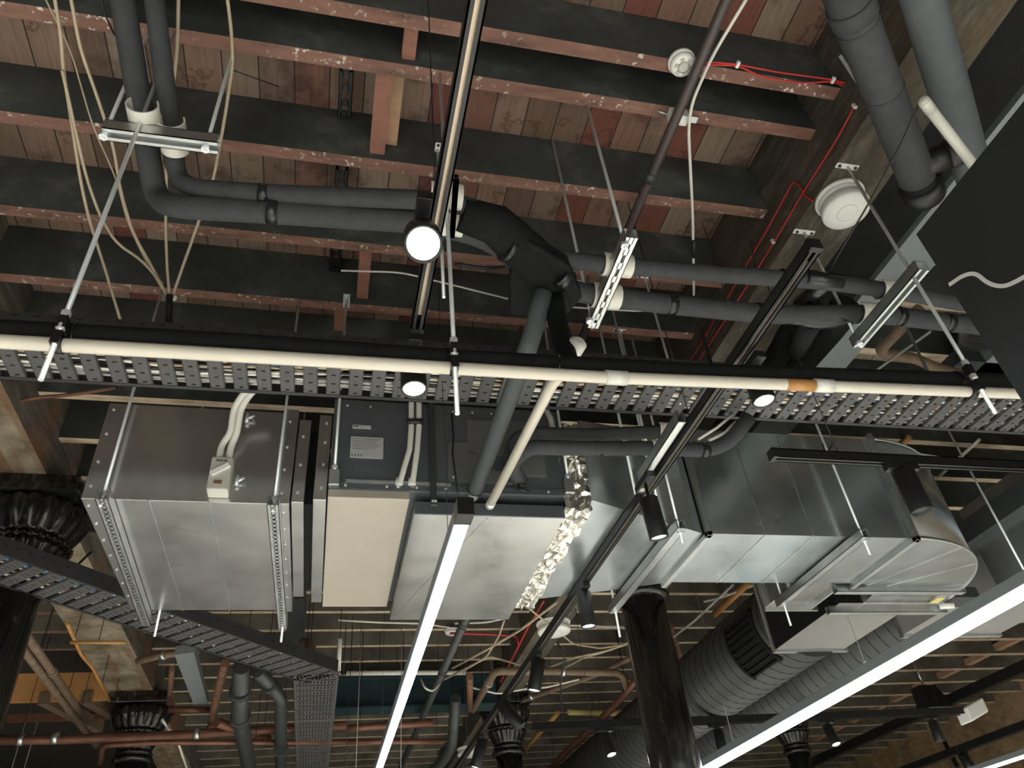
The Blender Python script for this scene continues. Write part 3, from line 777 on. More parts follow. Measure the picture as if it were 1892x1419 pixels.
# left galvanised attenuator box
t = thing('silencer_box', 'large galvanised box duct at left with two slotted struts underneath', 'duct', (-.54, 2.5, ZB))
MB().box((-.855, 2.5, ZB), (-.225, 3.49, 3.41)).build('casing', 'galvanised_sheet', t, bevel=.002)
b = MB()
for x in (-.64, -.44): b.box((x-.0025, 2.5, ZB-.003), (x+.0025, 3.49, ZB))
b.build('seam', 'galvanised_duct', t)
b = MB().box((-.225, 2.49, ZB-.004), (-.165, 3.50, 3.42)).box((-.16, 2.50, ZB+.01), (-.115, 3.36, 3.38)); b.build('flange', 'galvanised_sheet', t, bevel=.002)
b = MB(); screws(b, [(-.835+.0, 2.5, z) for z in (3.05, 3.15, 3.27, 3.38)]+[(-.195, 2.49, z) for z in (3.04, 3.14, 3.24, 3.36)]+[(-.14, 2.5, z) for z in (3.05, 3.17, 3.3)])
screws(b, [(-.84, 2.55+.13*i, ZB) for i in range(7)]+[(-.185, 2.55+.13*i, ZB-.004) for i in range(7)], d=(0, 0, -1)); b.build('rivet', 'chrome_rod', t)
b = MB()
for z in (3.08, 3.36): b.tube([(-.36, 2.49, z), (-.33, 2.475, z+.01), (-.34, 2.49, z+.02)], .006, 6).tube([(-.355, 2.485, z-.015), (-.355, 2.485, z+.03)], .007, 6)
b.build('toggle_latch', 'chrome_rod', t)
s0 = hz(172, 900, ZB-.041); strut((hz(180, 905, ZB-.045).x, 2.42, ZB-.045), (hz(262, 1138, ZB-.045).x, 3.56, ZB-.045), 'left slotted strut under the galvanised box', pitch=.03)
strut((-.215, 2.42, ZB-.05), (-.205, 3.60, ZB-.05), 'right slotted strut under the galvanised box', pitch=.03)
xr = hz(182, 905, ZB-.02).x
rod((xr, 2.465, H0), (xr, 2.465, ZB-.05), 'hanger rod in front of the dark end of the galvanised box, left', nut=(ZB,))
rod((-.215, 2.465, H0), (-.215, 2.465, ZB-.05), 'hanger rod at the right corner of the galvanised box', nut=(ZB,))
rod((xr+.03, 3.54, H0), (xr+.03, 3.54, ZB-.10), 'back left hanger rod end poking below the galvanised box')
rod((-.205, 3.57, H0), (-.205, 3.57, ZB-.12), 'back right hanger rod end poking below the galvanised box')
o = MB().box((-.115, 2.55, ZB+.03), (-.082, 3.32, 3.36)).build('flexible_connector', 'black_matte'); tag(o, 'dark fabric gap between galvanised box and fan unit', 'duct connector')
# isolator switch with two grey conduits
p = yp(408, 880, 2.47)
t = thing('isolator_switch', 'grey isolator box on the end of the galvanised box below two conduits', 'switch', tuple(p))
enc = MB().box((p.x-.036, 2.435, p.z-.075), (p.x+.036, 2.499, p.z+.062)).build('enclosure', 'grey_plastic', t, bevel=.006)
MB().obox((p.x, 2.43, p.z+.005), V((.028, 0, .020)), (0, .006, 0), V((-.005, 0, .007))).build('handle', 'white_plastic', enc)
MB().box((p.x-.014, 2.432, p.z-.052), (p.x+.012, 2.4355, p.z-.038)).build('window', 'rusty_pipe', enc)
b = MB()
for i, x in enumerate((-.017, -.011, -.004, .002, .010, .016)): b.box((p.x+x-.002, 2.4335, p.z+.040), (p.x+x+.002, 2.4352, p.z+.050))
b.build('lettering', 'label_ink', enc)
for dx, lab, k in ((-.018, 'left', 0), (.020, 'right', 1)):
    q = [V((p.x+dx*.8, 2.465, p.z+.055)), V((p.x+dx*.9, 2.465, p.z+.13)), yp(426+k*12, 800, 2.44), yp(432+k*13, 755, 2.40), yp(448+k*14, 728, 2.36), yp(475+k*14, 705, 2.32)]
    o = MB().tube(q, .012, 14, fillet=.05).build('conduit', 'conduit_white'); tag(o, '%s grey conduit of the pair entering the isolator box' % lab, 'conduit')

# fan coil unit
t = thing('fan_coil_unit', 'dark fan unit in the centre with rating plate and beige bottom panel', 'air conditioning unit', (.4, 2.43, ZB))
MB().box((-.03, 2.43, ZB+.03), (.90, 3.46, 3.44)).build('casing', 'fan_unit_dark', t, bevel=.002)
MB().box((-.03, 2.43, ZB-.005), (.265, 3.44, ZB+.03)).build('bottom_panel', 'fan_unit_panel', t, bevel=.003)
MB().box((-.082, 2.46, ZB), (-.035, 3.40, 3.38)).build('flange', 'galvanised_sheet', t, bevel=.002)
MB().box((-.03, 2.424, ZB+.03), (.90, 2.43, ZB+.058)).bar((-.03, 2.427, 3.12), (.05, 2.427, ZB+.055), .006, .010, (0, 1, 0)).build('base_rail', 'fan_unit_dark', t)
MB().box((.03, 2.418, ZB+.058), (.42, 2.4235, ZB+.066)).build('trim_strip', 'galvanised_sheet', t)
MB().box((.340, 2.415, ZB-.03), (.363, 2.429, 3.46)).build('vertical_strap', 'dark_sheet', t)
b = MB()
pl = yp(678, 826, 2.428); b.box((pl.x-.062, 2.426, pl.z-.05), (pl.x+.062, 2.430, pl.z+.045)); b.box((pl.x-.058, 2.426, pl.z+.085), (pl.x+.012, 2.430, pl.z+.10)); rp = b.build('rating_plate', 'paper_label', t)
b = MB()
for i in range(6): b.box((pl.x-.054, 2.4252, pl.z+.034-.009*i), (pl.x+.05-.01*(i % 3), 2.4262, pl.z+.0355-.009*i))
for i in range(4): b.box((pl.x-.056+.011*i, 2.4252, pl.z-.044), (pl.x-.051+.011*i, 2.4262, pl.z-.036))
b.box((pl.x-.055, 2.4252, pl.z+.090), (pl.x-.035, 2.4262, pl.z+.095)); b.build('lettering', 'label_ink', rp)
for x0, z0, x1, z1 in ((.43, 3.10, .60, 3.30), (.50, 3.18, .72, 3.41), (.66, 3.12, .86, 3.25)):
    pass
b = MB()
def poly_y(b, pts, y0, y1):
    n = len(pts); vs = [(x, y0, z) for x, z in pts]+[(x, y1, z) for x, z in pts]
    fs = [list(range(n)), list(range(n, 2*n))[::-1]]+[[i, (i+1) % n, n+(i+1) % n, n+i] for i in range(n)]
    b.add(vs, fs)
def yz(px_, py_, Y=2.425): q = yp(px_, py_, Y); return (q.x, q.z)
poly_y(b, [yz(828, 818), yz(866, 818), yz(868, 836), yz(888, 842), yz(885, 878), yz(868, 892), yz(828, 888)], 2.424, 2.4295)
poly_y(b, [yz(862, 775), yz(995, 780), yz(1000, 800), yz(940, 840), yz(888, 842), yz(866, 832)], 2.426, 2.4298)
poly_y(b, [yz(930, 840), yz(1005, 838), yz(1010, 880), yz(965, 878), yz(940, 862)], 2.424, 2.4295)
poly_y(b, [yz(895, 866), yz(965, 878), yz(966, 894), yz(890, 892)], 2.4235, 2.4295)
b.build('access_cover', 'cover_metal', t)
b = MB(); screws(b, [(x, 2.424, 3.405) for x in (.02, .11, .30, .44, .52, .60)]+[(x, 2.423, ZB+.042) for x in (.03, .18, .22, .29, .40, .50, .54, .80)]+[(-.055, 2.459, z) for z in (3.05, 3.15, 3.25, 3.34)]+[(.348, 2.414, ZB-.018), (.358, 2.414, ZB-.018)]+[(yz(889, 888)[0], 2.423, yz(889, 888)[1]), (yz(960, 890)[0], 2.423, yz(960, 890)[1]), (yz(838, 882)[0], 2.423, yz(838, 882)[1])]); b.build('screw', 'chrome_rod', t)
# perforated corner brackets and hangers
for x, lab in ((-.012, 'left'), (.885, 'right')):
    MB().box((x-.019, 2.405, ZB+.035), (x+.019, 2.423, 3.10)).build('corner_bracket', 'strut_metal', t, bevel=.002)
rod((-.012, 2.412, H0), (-.012, 2.412, 3.08), 'hanger rod down the left front edge of the dark fan unit', nut=(3.11,), hook=2.47)
rod((.885, 2.412, H0), (.885, 2.412, 3.08), 'hanger rod at the right front corner of the dark fan unit', nut=(3.11,), hook=2.47)
# lower pan
t = thing('outlet_plenum', 'shallow metal plenum with folded creases under the fan unit behind the strip light', 'duct', (.57, 2.46, 2.95))
MB().box((.285, 2.46, 2.955), (.865, 3.50, 2.999)).build('casing', 'galvanised_sheet', t, bevel=.002)
ap = hz(900, 958, 2.953)
b = MB()
for q in (hz(738, 1130, 2.953), hz(936, 1138, 2.953)):
    b.bar((ap.x, ap.y, 2.9555), (q.x, q.y, 2.9555), .004, .004)
b.build('crease', 'galvanised_duct', t)
b = MB().box((.285, 2.452, 2.95), (.865, 2.46, 3.0)); b.build('front_flange', 'fan_unit_dark', t)
# conduits down the unit face
for i, (a, c) in enumerate(((757, 738), (771, 762))):
    q = [yp(a+3, 742, 2.38), yp(a+3, 790, 2.385), yp(a, 830, 2.39), yp((a+c)/2, 862, 2.40), yp(c, 895, 2.415), V((yp(c, 897, 2.41).x, 2.425, ZB+.06))]
    t = thing('flexible_conduit', '%s ribbed pale conduit on the fan unit face' % ('left' if i == 0 else 'right'), 'conduit', tuple(q[0]))
    pts = []; 
    for k in range(len(q)-1):
        for s_ in range(16): pts.append(q[k].lerp(q[k+1], s_/16))
    pts.append(q[-1]); rs = [.0115 if k % 2 else .0098 for k in range(len(pts))]
    MB().tube(pts, rs, 14).build('ribbed_hose', 'conduit_white', t)
    MB().tube([q[-1]+V((0, -.004, .02)), q[-1]+V((0, -.002, -.01))], .0145, 14).build('gland', 'sleeve_cream', t)
    if i == 0: MB().tube([yp(752, 779, 2.375), yp(782, 779, 2.375)], .0125, 10).build('cable_tie', 'cable_black', t)
o = MB().tube([yp(835, 765, 2.40), yp(838, 810, 2.405), yp(836, 838, 2.40), yp(843, 890, 2.405), yp(850, 945, 2.44)], .0035, 8).build('electrical_cable', 'cable_black'); tag(o, 'thin black cable down the fan unit face to the strip light', 'cable')
# foil joint
t = thing('foil_joint', 'crinkled silver foil wrapped joint between fan unit and duct', 'duct joint', (.93, 2.42, ZB))
rnd = random.Random(11); b = MB(); n = 36; ring = []
def foil_ring(x, inset):
    pts = []
    per = [(2.43, 3.40, 'z'), ]
    cs = [(2.43, 2.975), (2.43, 3.38), (3.42, 3.38), (3.42, 2.975)]
    for i in range(4):
        a, c = cs[i], cs[(i+1) % 4]; m = 14 if i % 2 == 0 else 30
        for k in range(m):
            u = k/m; pts.append((x+rnd.uniform(-.006, .006), a[0]+(c[0]-a[0])*u+rnd.uniform(-.012, .012), a[1]+(c[1]-a[1])*u+rnd.uniform(-.012, .012)))
    return pts
rings = [foil_ring(.865+.105*k/7, 0) for k in range(8)]
m = len(rings[0]); vs = [p for r_ in rings for p in r_]; fs = []
for i in range(7):
    for k in range(m): fs.append([i*m+k, i*m+(k+1) % m, (i+1)*m+(k+1) % m, (i+1)*m+k])
b.add(vs, fs); b.build('foil_wrap', 'crinkled_foil', t)
MB().tube([(.89, 2.425, 3.36), (.94, 2.422, 3.31), (.94, 2.42, 3.12)], .011, 8).build('edge_fold', 'crinkled_foil', t)

# galvanised duct: transition, straight run, swept elbow
t = thing('galvanised_duct', 'large galvanised duct with rounded elbow filling the right of the picture', 'duct', (1.6, 2.65, ZB))
zb = ZB; z1, z2 = 3.38, 3.55
b = MB()
A = [(.965, 2.40), (1.15, 2.48), (1.54, 2.65)]; B_ = [(.965, 3.36), (1.35, 3.24), (1.59, 3.15)]
zt = [z1, 3.42, z2]
vs = []; 
for (a, c, z) in zip(A, B_, zt): vs += [(a[0], a[1], zb), (a[0], a[1], z), (c[0], c[1], z), (c[0], c[1], zb)]
fs = []
for i in range(2):
    for k in range(4): fs.append([i*4+k, i*4+(k+1) % 4, (i+1)*4+(k+1) % 4, (i+1)*4+k])
fs += [[3, 2, 1, 0], [8, 9, 10, 11]]
b.add(vs, fs); b.build('transition', 'galvanised_duct', t)
MB().box((1.56, 2.65, zb), (2.60, 3.15, z2)).build('straight_run', 'galvanised_duct', t)
cx, cy, Ro, Ri = 2.60, 3.37, .72, .22
n = 20; out = [(cx+Ro*math.sin(a), cy-Ro*math.cos(a)) for a in [math.pi/2*k/n for k in range(n+1)]]
inn = [(cx+Ri*math.sin(a), cy-Ri*math.cos(a)) for a in [math.pi/2*k/n for k in range(n+1)]]
b = MB(); vs = []
for (o_, i_) in zip(out, inn): vs += [(o_[0], o_[1], zb), (o_[0], o_[1], z2), (i_[0], i_[1], z2), (i_[0], i_[1], zb)]
fs = []
for i in range(n):
    for k in range(4): fs.append([i*4+k, i*4+(k+1) % 4, (i+1)*4+(k+1) % 4, (i+1)*4+k])
b.add(vs, fs, 0, False); 
for i in range(len(b.sm)): b.sm[i] = (i % 4 == 0)
b.build('elbow', 'galvanised_duct', t)
def rim(z):
    e = MB(); e.tube([(p[0], p[1], z) for p in [(cx-.0, cy-Ro-.003)]+[(cx+(Ro+.004)*math.sin(a), cy-(Ro+.004)*math.cos(a)) for a in [math.pi/2*k/n for k in range(1, n+1)]]], .006, 8); return e
e = rim(zb); e2 = rim(z2); e.v += e2.v; off = len(e2.v); e.f += [[i+off for i in f] for f in e2.f]; e.mi += e2.mi; e.sm += e2.sm
e.build('elbow_rim', 'strut_metal', t)
b = MB()
for x in (1.56, 2.60):
    b.box((x-.012, 2.622, zb-.022), (x+.012, 2.65, z2+.02)).box((x-.012, 2.622, zb-.022), (x+.012, 3.17, zb))
b.build('flange', 'strut_metal', t, bevel=.002)
b = MB()
for x in (1.84, 2.08, 2.33): b.box((x-.002, 2.646, zb), (x+.002, 2.65, z2)).box((x-.002, 2.65, zb-.003), (x+.002, 3.15, zb))
for k in (6, 11, 16):
    a = math.pi/2*k/n; b.bar((cx+Ri*math.sin(a), cy-Ri*math.cos(a), zb-.001), (cx+Ro*math.sin(a), cy-Ro*math.cos(a), zb-.001), .004, .004)
b.build('seam', 'strut_metal', t)
# struts and rods under the duct
for (x, lab) in ((1.38, 'strut under the duct transition above the big column'), (2.27, 'strut under the middle of the galvanised duct')):
    strut((x, 2.52 if x < 1.5 else 2.56, zb-.048), (x, 3.42 if x < 1.5 else 3.34, zb-.048), 'slotted '+lab, slots=False)
for x, y, lab, zz in ((1.38, 2.545, 'front hanger rod of the duct transition with its tip below', .10), (1.38, 3.38, 'back hanger rod tip in front of the big column top', .18), (2.27, 2.58, 'front hanger rod over the middle of the galvanised duct', .12), (2.27, 3.30, 'back hanger rod tip beside the black plenum', .16)):
    rod((x, y, H0), (x, y, zb-zz), lab, nut=(zb-.052,))

# plenums and round ducts
def round_duct(x, z, r, y0, y1, label, grille=None):
    t = thing('round_duct', label, 'duct', (x, y0, z)); prof = []; h = 0; L = y1-y0
    MB().lathe([(r, 0), (r, L)], (x, y0, z), (0, 1, 0), 56).build('spiral_pipe', 'round_duct_paint', t)
    n = int(L/.11*24); q = [(x+(r+.0008)*math.cos(k*2*math.pi/24), y0+.02+k*.11/24, z+(r+.0008)*math.sin(k*2*math.pi/24)) for k in range(n)]
    MB().tube(q, .0032, 5).build('spiral_seam', 'black_matte', t)
    if grille is not None:
        yy, ang = grille; b = MB()
        # louvre frame wrapped on the curved underside
        for k in range(9):
            a = math.radians(ang-34+68*k/8); rr = r+.012
            b.obox((x+rr*math.sin(a), yy, z-rr*math.cos(a)), V((0, .17, 0)), V((math.cos(a), 0, math.sin(a)))*.007, V((math.sin(a), 0, -math.cos(a)))*.014)
        for s_ in (-1, 1):
            q = [(x+(r+.014)*math.sin(math.radians(ang-38+76*k/10)), yy+s_*.18, z-(r+.014)*math.cos(math.radians(ang-38+76*k/10))) for k in range(11)]; b.tube(q, .014, 6)
        gr = b.build('grille', 'black_matte', t)
        q = MB(); vs = []
        for k in range(13):
            a = math.radians(ang-36+72*k/12)
            for s_ in (-1, 1): vs.append((x+(r+.0055)*math.sin(a), yy+s_*.18, z-(r+.0055)*math.cos(a)))
        q.add(vs, [[2*k, 2*k+1, 2*k+3, 2*k+2] for k in range(12)]); q.build('grille_opening', 'dark_window_slot', gr)
    return t
round_duct(2.93, 3.22, .275, 4.10, 12.0, 'big round dark grey spiral duct with a louvred grille behind the column', grille=(4.42, -70))
round_duct(3.80, 3.26, .26, 3.98, 12.0, 'second round grey spiral duct beside the right strip light')
t = thing('duct_plenum', 'black and grey box plenum at the near end of the first round duct', 'duct', (2.9, 3.45, 3.0))
MB().box((2.66, 3.38, 2.99), (3.14, 4.10, 3.5), 0, 1).build('casing', ['plenum_black', 'plenum_grey'], t, bevel=.003)
MB().box((2.65, 4.09, 2.975), (3.16, 4.12, 3.5)).build('flange', 'strut_metal', t)
t = thing('duct_plenum', 'grey box plenum at the near end of the second round duct behind the strip light', 'duct', (4.1, 3.5, 3.0))
MB().box((3.50, 3.47, 3.03), (4.22, 3.98, 3.5), 0, 1).build('casing', ['plenum_grey', 'plenum_grey'], t, bevel=.003)
MB().box((3.49, 3.965, 3.015), (4.23, 4.0, 3.5)).build('flange', 'strut_metal', t)
strut((2.62, 3.44, 2.955), (3.36, 3.44, 2.955), 'bright strut below the duct elbow in front of the black plenum', slots=False)
t = thing('access_hatch', 'small galvanised hatch box hanging between duct and black plenum', 'duct fitting', (2.4, 3.17, 3.02))
MB().box((2.30, 3.175, 3.02), (2.56, 3.50, 3.24)).build('casing', 'galvanised_sheet', t, bevel=.003)
MB().box((2.28, 3.49, 2.995), (2.60, 3.505, 3.24)).box((2.545, 3.18, 3.0), (2.56, 3.49, 3.02)).build('lip', 'strut_metal', t)
strut((2.52, 3.20, 2.97), (3.30, 3.20, 2.97), 'bright strut just under the inner curve of the duct elbow', slots=False)
# access end of the elbow: damper frame with sticker
t = thing('damper_frame', 'galvanised damper frame with yellow sticker below the elbow end', 'duct damper', (3.05, 3.38, 3.0))
MB().box((2.80, 3.37, 2.985), (3.33, 3.46, 3.54)).build('frame', 'galvanised_sheet', t, bevel=.003)
MB().box((3.20, 3.28, 2.978), (3.25, 3.35, 2.984)).build('sticker', 'yellow_sticker', t)
MB().box((3.34, 3.32, 3.0), (3.52, 3.46, 3.06)).build('control_box', 'dark_sheet', t)
MB().tube([(3.30, 3.40, 2.98), (3.36, 3.36, 2.97)], .016, 14).build('cap', 'white_plastic', t)
# second galvanised duct at the right edge
t = thing('galvanised_duct', 'galvanised duct with curved top entering at the right edge behind the strip light', 'duct', (3.7, 2.6, 3.0))
b = MB(); cx2, cy2 = 3.95, 3.45; n = 14; vs = []
MB().box((3.62, 2.35, 3.0), (4.6, 3.28, 3.52)).build('casing', 'galvanised_duct', t, bevel=.003)
b = MB()
for x in (3.80, 4.05, 4.3): b.box((x-.014, 2.325, 2.985), (x+.014, 2.352, 3.53))
b.build('flange', 'strut_metal', t)
MB().tube([(3.62, 2.345, 3.525), (4.0, 2.34, 3.56), (4.6, 2.33, 3.58)], .007, 8).build('seam', 'strut_metal', t)

# ================================================================== PIPES CROSSING UNDER THE TRAY
# grey drain into the fan unit
d0 = hz(1003, 575, 3.05); d1 = yp(878, 905, 2.40)
t = thing('insulated_pipe', 'grey foam pipe slanting under the tray to the bottom of the fan unit', 'pipe', tuple(d0))
MB().tube([hz(1003, 540, 3.22), hz(992, 590, 3.14), hz(975, 645, 3.06), d1], .029, 24, fillet=.03).build('foam_sleeve', 'insulation_grey', t)
dd = (d1-hz(975, 645, 3.06)).normalized()
MB().tube([d1-dd*.006, d1], .031, 24).build('cut_ring', 'tape_black', t)
MB().tube([d1, d1+dd*.05], .022, 20).build('pipe_end', 'grey_sheet', t)
e0 = hz(1062, 640, 2.95); e1 = yp(908, 928, 2.40)
t = thing('condensate_pipe', 'white plastic pipe slanting from the small elbow down to the plenum edge', 'pipe', tuple(e0))
mid = hz(1020, 710, 2.93)
MB().tube([hz(1064, 648, 2.96), hz(1060, 668, 2.95), mid, e1], .0165, 18, fillet=.02).build('pipe', 'cream_pvc', t)
MB().lathe([(.012, -.03), (.026, -.02), (.026, .018), (.015, .03)], hz(1063, 642, 2.965), (mid-e0), 18).build('elbow', 'white_pvc', t)
ed = (e1-mid).normalized(); MB().tube([e1, e1+ed*.03], .0175, 14).build('hose_clip', 'chrome_rod', t)
# twin insulated pipes feeding the fan unit from the right
q = [yp(955, 842, 2.42), yp(948, 815, 2.33), yp(975, 800, 2.30), yp(1090, 804, 2.30), yp(1205, 798, 2.28), yp(1245, 793, 2.28)]
ipipe('upper black foam pipe curving into the fan unit side', q, .026, fillet=.06)
q = [yp(962, 890, 2.42), yp(942, 858, 2.33), yp(975, 826, 2.27), yp(1100, 829, 2.27), yp(1210, 828, 2.25), yp(1310, 832, 2.22), yp(1350, 815, 2.18), yp(1385, 770, 2.12)]
ipipe('lower black foam pipe from the tray bend curving into the fan unit', q, .029, fillet=.08, tapes=[(yp(1105, 829, 2.27), ex), (yp(1302, 832, 2.22), ex)])
o = MB()
for k, (x_, y_) in enumerate(((947, 880), (951, 890), (955, 900))):
    a = yp(x_, y_-12, 2.40); c = yp(x_+22, y_+8, 2.40); o.tube([a, (a+c)/2+V((-.012, 0, -.016)), c], .006, 8)
o = o.build('flexible_hose', 'black_paint'); tag(o, 'black ribbed hose loops where the lower foam pipe enters the unit', 'hose')
sleeve(yp(1225, 796, 2.28), ex, .033, 'cream sleeve on the upper foam pipe beside the small strut', .05)
sleeve(yp(1212, 829, 2.25), ex, .035, 'cream sleeve on the lower foam pipe beside the small strut', .05)
# small strut and its rods next to the track
a = hz(1262, 778, 2.98); c = hz(1185, 888, 2.98)
strut((.5*(a.x+c.x), a.y, 2.975), (.5*(a.x+c.x), c.y, 2.975), 'small galvanised strut left of the long diagonal track', w=.03, slots=False)
# white cables around the small strut
o = MB().tube([yp(1310, 815, 2.20), yp(1340, 800, 2.18), yp(1360, 780, 2.16)], .008, 8).tube([yp(1290, 812, 2.20), yp(1325, 790, 2.18), yp(1355, 765, 2.16)], .006, 8).build('electrical_cable', 'cable_white'); tag(o, 'pair of white cables bent around the foam pipe near the tray', 'cable')
o = MB().tube([yp(1008, 755, 2.3), yp(1018, 775, 2.32), yp(1022, 795, 2.34)], .012, 10).build('electrical_cable', 'cable_grey'); tag(o, 'grey cable loop above the upper foam pipe', 'cable')
for i in range(2):
    x_ = (1185, 1150)[i]
    a = yp(x_, 800, 2.35)
    rod((a.x, 2.35, H0), (a.x, 2.35, 3.0), ('bright rod right of the foil joint behind the foam pipes', 'second bright rod nearer the foil joint')[i])

# ================================================================== NEAR OVERHEAD DETAILS
# brown conduit
t = thing('steel_conduit', 'brown painted conduit running from top right down behind the central strut', 'conduit', tuple(hz(1355, 0, 3.93)))
cx0 = hz(1200, 330, 3.93).x
MB().tube([(cx0+.005, .2, 3.93), (cx0, 2.75, 3.93)], .0185, 18).build('tube', 'conduit_brown', t)
MB().tube([(cx0, hz(1203, 328, 3.93).y-.02, 3.93), (cx0, hz(1203, 328, 3.93).y+.02, 3.93)], .0215, 18).build('coupling', 'pipe_grey', t)
t = thing('steel_conduit', 'grey conduit at lower centre running away beside the strip light', 'conduit', tuple(hz(860, 1146, 3.5)))
c0 = hz(858, 1150, 3.5); MB().tube([(c0.x, c0.y-.4, 3.5), (c0.x-.01, hz(733, 1419, 3.5).y+.6, 3.5)], .030, 18).build('tube', 'pipe_grey', t)
b = MB()
for q_ in ((856, 1152), (817, 1238), (776, 1330)): b.tube([(c0.x, hz(*q_, 3.5).y-.03, 3.5), (c0.x, hz(*q_, 3.5).y+.03, 3.5)], .036, 18)
b.build('coupling', 'pipe_grey', t)
# smoke detector
def detector(p, r, label, name='smoke_detector', cat='smoke detector', sounder=False):
    p = V(p); t = thing(name, label, cat, tuple(p))
    MB().lathe([(r*.98, 0), (r, -.008), (r*.98, -.016)], p, (0, 0, 1), 36).build('base', 'white_plastic', t)
    MB().lathe([(r*.90, -.016), (r*.92, -.024), (r*.88, -.034), (r*.72, -.040), (r*.60, -.041)], p, (0, 0, 1), 36).build('housing', 'white_plastic', t)
    if sounder: MB().lathe([(r*.80, -.03), (r*.92, -.045), (r*.96, -.075), (r*.90, -.086), (r*.5, -.089)], p, (0, 0, 1), 40).lathe([(r*.4, -.088), (r*.41, -.091), (r*.38, -.092)], p, (0, 0, 1), 40).build('sounder_cap', 'white_plastic', t)
    else:
        b = MB().lathe([(r*.40, -.040), (r*.42, -.047), (r*.3, -.049)], p, (0, 0, 1), 24)
        for k in range(6):
            a = 2*math.pi*k/6; b.obox(p+V((r*.55*math.cos(a), r*.55*math.sin(a), -.043)), V((math.cos(a), math.sin(a), 0))*r*.1, V((-math.sin(a), math.cos(a), 0))*r*.14, (0, 0, .003))
        b.build('sensor_cage', 'grey_plastic', t)
    return t
pd = hz(1258, 112, H0); detector((pd.x, pd.y, H0), .047, 'small round white smoke detector overhead at upper right')
ps = hz(1550, 365, GZ); detector((ps.x, ps.y, GZ), .092, 'large round white alarm sounder on the underside of the right girder', 'alarm_sounder', 'alarm', True)
# junction box on joist and its bracket
b0 = hz(1245, 208, H0-.0)
t = thing('junction_box', 'small white junction box behind the brown conduit on a joist', 'junction box', tuple(b0))
MB().box((b0.x-.025, b0.y-.02, H0-.05), (b0.x+.045, b0.y+.02, H0)).build('box', 'white_plastic', t, bevel=.004)
MB().box((b0.x+.045, b0.y-.012, H0-.03), (b0.x+.085, b0.y+.012, H0-.024)).tube([(b0.x-.03, b0.y, H0-.02), (b0.x-.07, b0.y, H0-.005)], .004, 8).build('bracket', 'strut_metal', t)

def cable(pts, r, mat, label, cat='cable', name='electrical_cable', group=None, fillet=.06, seg=8):
    o = MB().tube([V(p) for p in pts], r, seg, fillet=fillet).build(name, mat); tag(o, label, cat, group); return o
# red fire cable
zf = H0-.006
t = thing('fire_cable', 'pair of red fire cables clipped from the smoke detector along joist and girder', 'cable', tuple(hz(1310, 115, zf)))
c1 = [hz(1282, 116, zf), hz(1320, 115, zf), hz(1362, 119, zf), hz(1440, 134, zf), hz(1538, 147, zf), hz(1570, 156, zf), hz(1581, 175, zf), xp(1578, 198, GR[0]-.004), xp(1546, 258, GR[0]-.004), xp(1480, 362, GR[0]-.004), xp(1430, 448, GR[0]-.004), xp(1360, 560, GR[0]-.004), xp(1285, 676, GR[0]-.004)]
c2 = [hz(1282, 119, zf), hz(1362, 121, zf), hz(1410, 143, zf), hz(1480, 154, zf), hz(1538, 150, zf), hz(1575, 165, zf)]
MB().tube(c1, .0032, 8, fillet=.03).tube(c2, .0032, 8, fillet=.03).build('cable_run', 'cable_red', t)
b = MB()
for q_ in ((1363, 119), (1539, 148), (1577, 163)): c_ = hz(*q_, zf-.003); b.obox(c_, (.005, 0, 0), (0, .011, 0), (0, 0, .006))
for q_ in ((1579, 196), (1428, 446), (1347, 582)): c_ = xp(*q_, GR[0]-.008); b.obox(c_, (.006, 0, 0), (0, .005, 0), (0, 0, .010))
b.build('clip', 'white_plastic', t)
xg = GR[0]-.004
cable([hz(1502, 372, GZ-.012), xp(1487, 362, xg), xp(1480, 345, xg), xp(1466, 334, xg), xp(1420, 420, xg), xp(1350, 540, xg), xp(1262, 690, xg)], .0032, 'cable_red', 'second red cable looping from the sounder down the girder side', name='fire_cable', fillet=.02)
# white conduit/cable right of the detector
cable([hz(1384, -10, 3.93), hz(1315, 105, 3.95), hz(1278, 190, 3.94), hz(1272, 240, 3.93), hz(1280, 400, 3.93), hz(1282, 545, 3.93)], .006, 'cable_white', 'white cable beside the brown conduit at upper right')
cable([hz(1282, 445, 3.92), hz(1282, 475, 3.92)], .009, 'cable_black', 'black connector on the white cable beside the brown conduit')
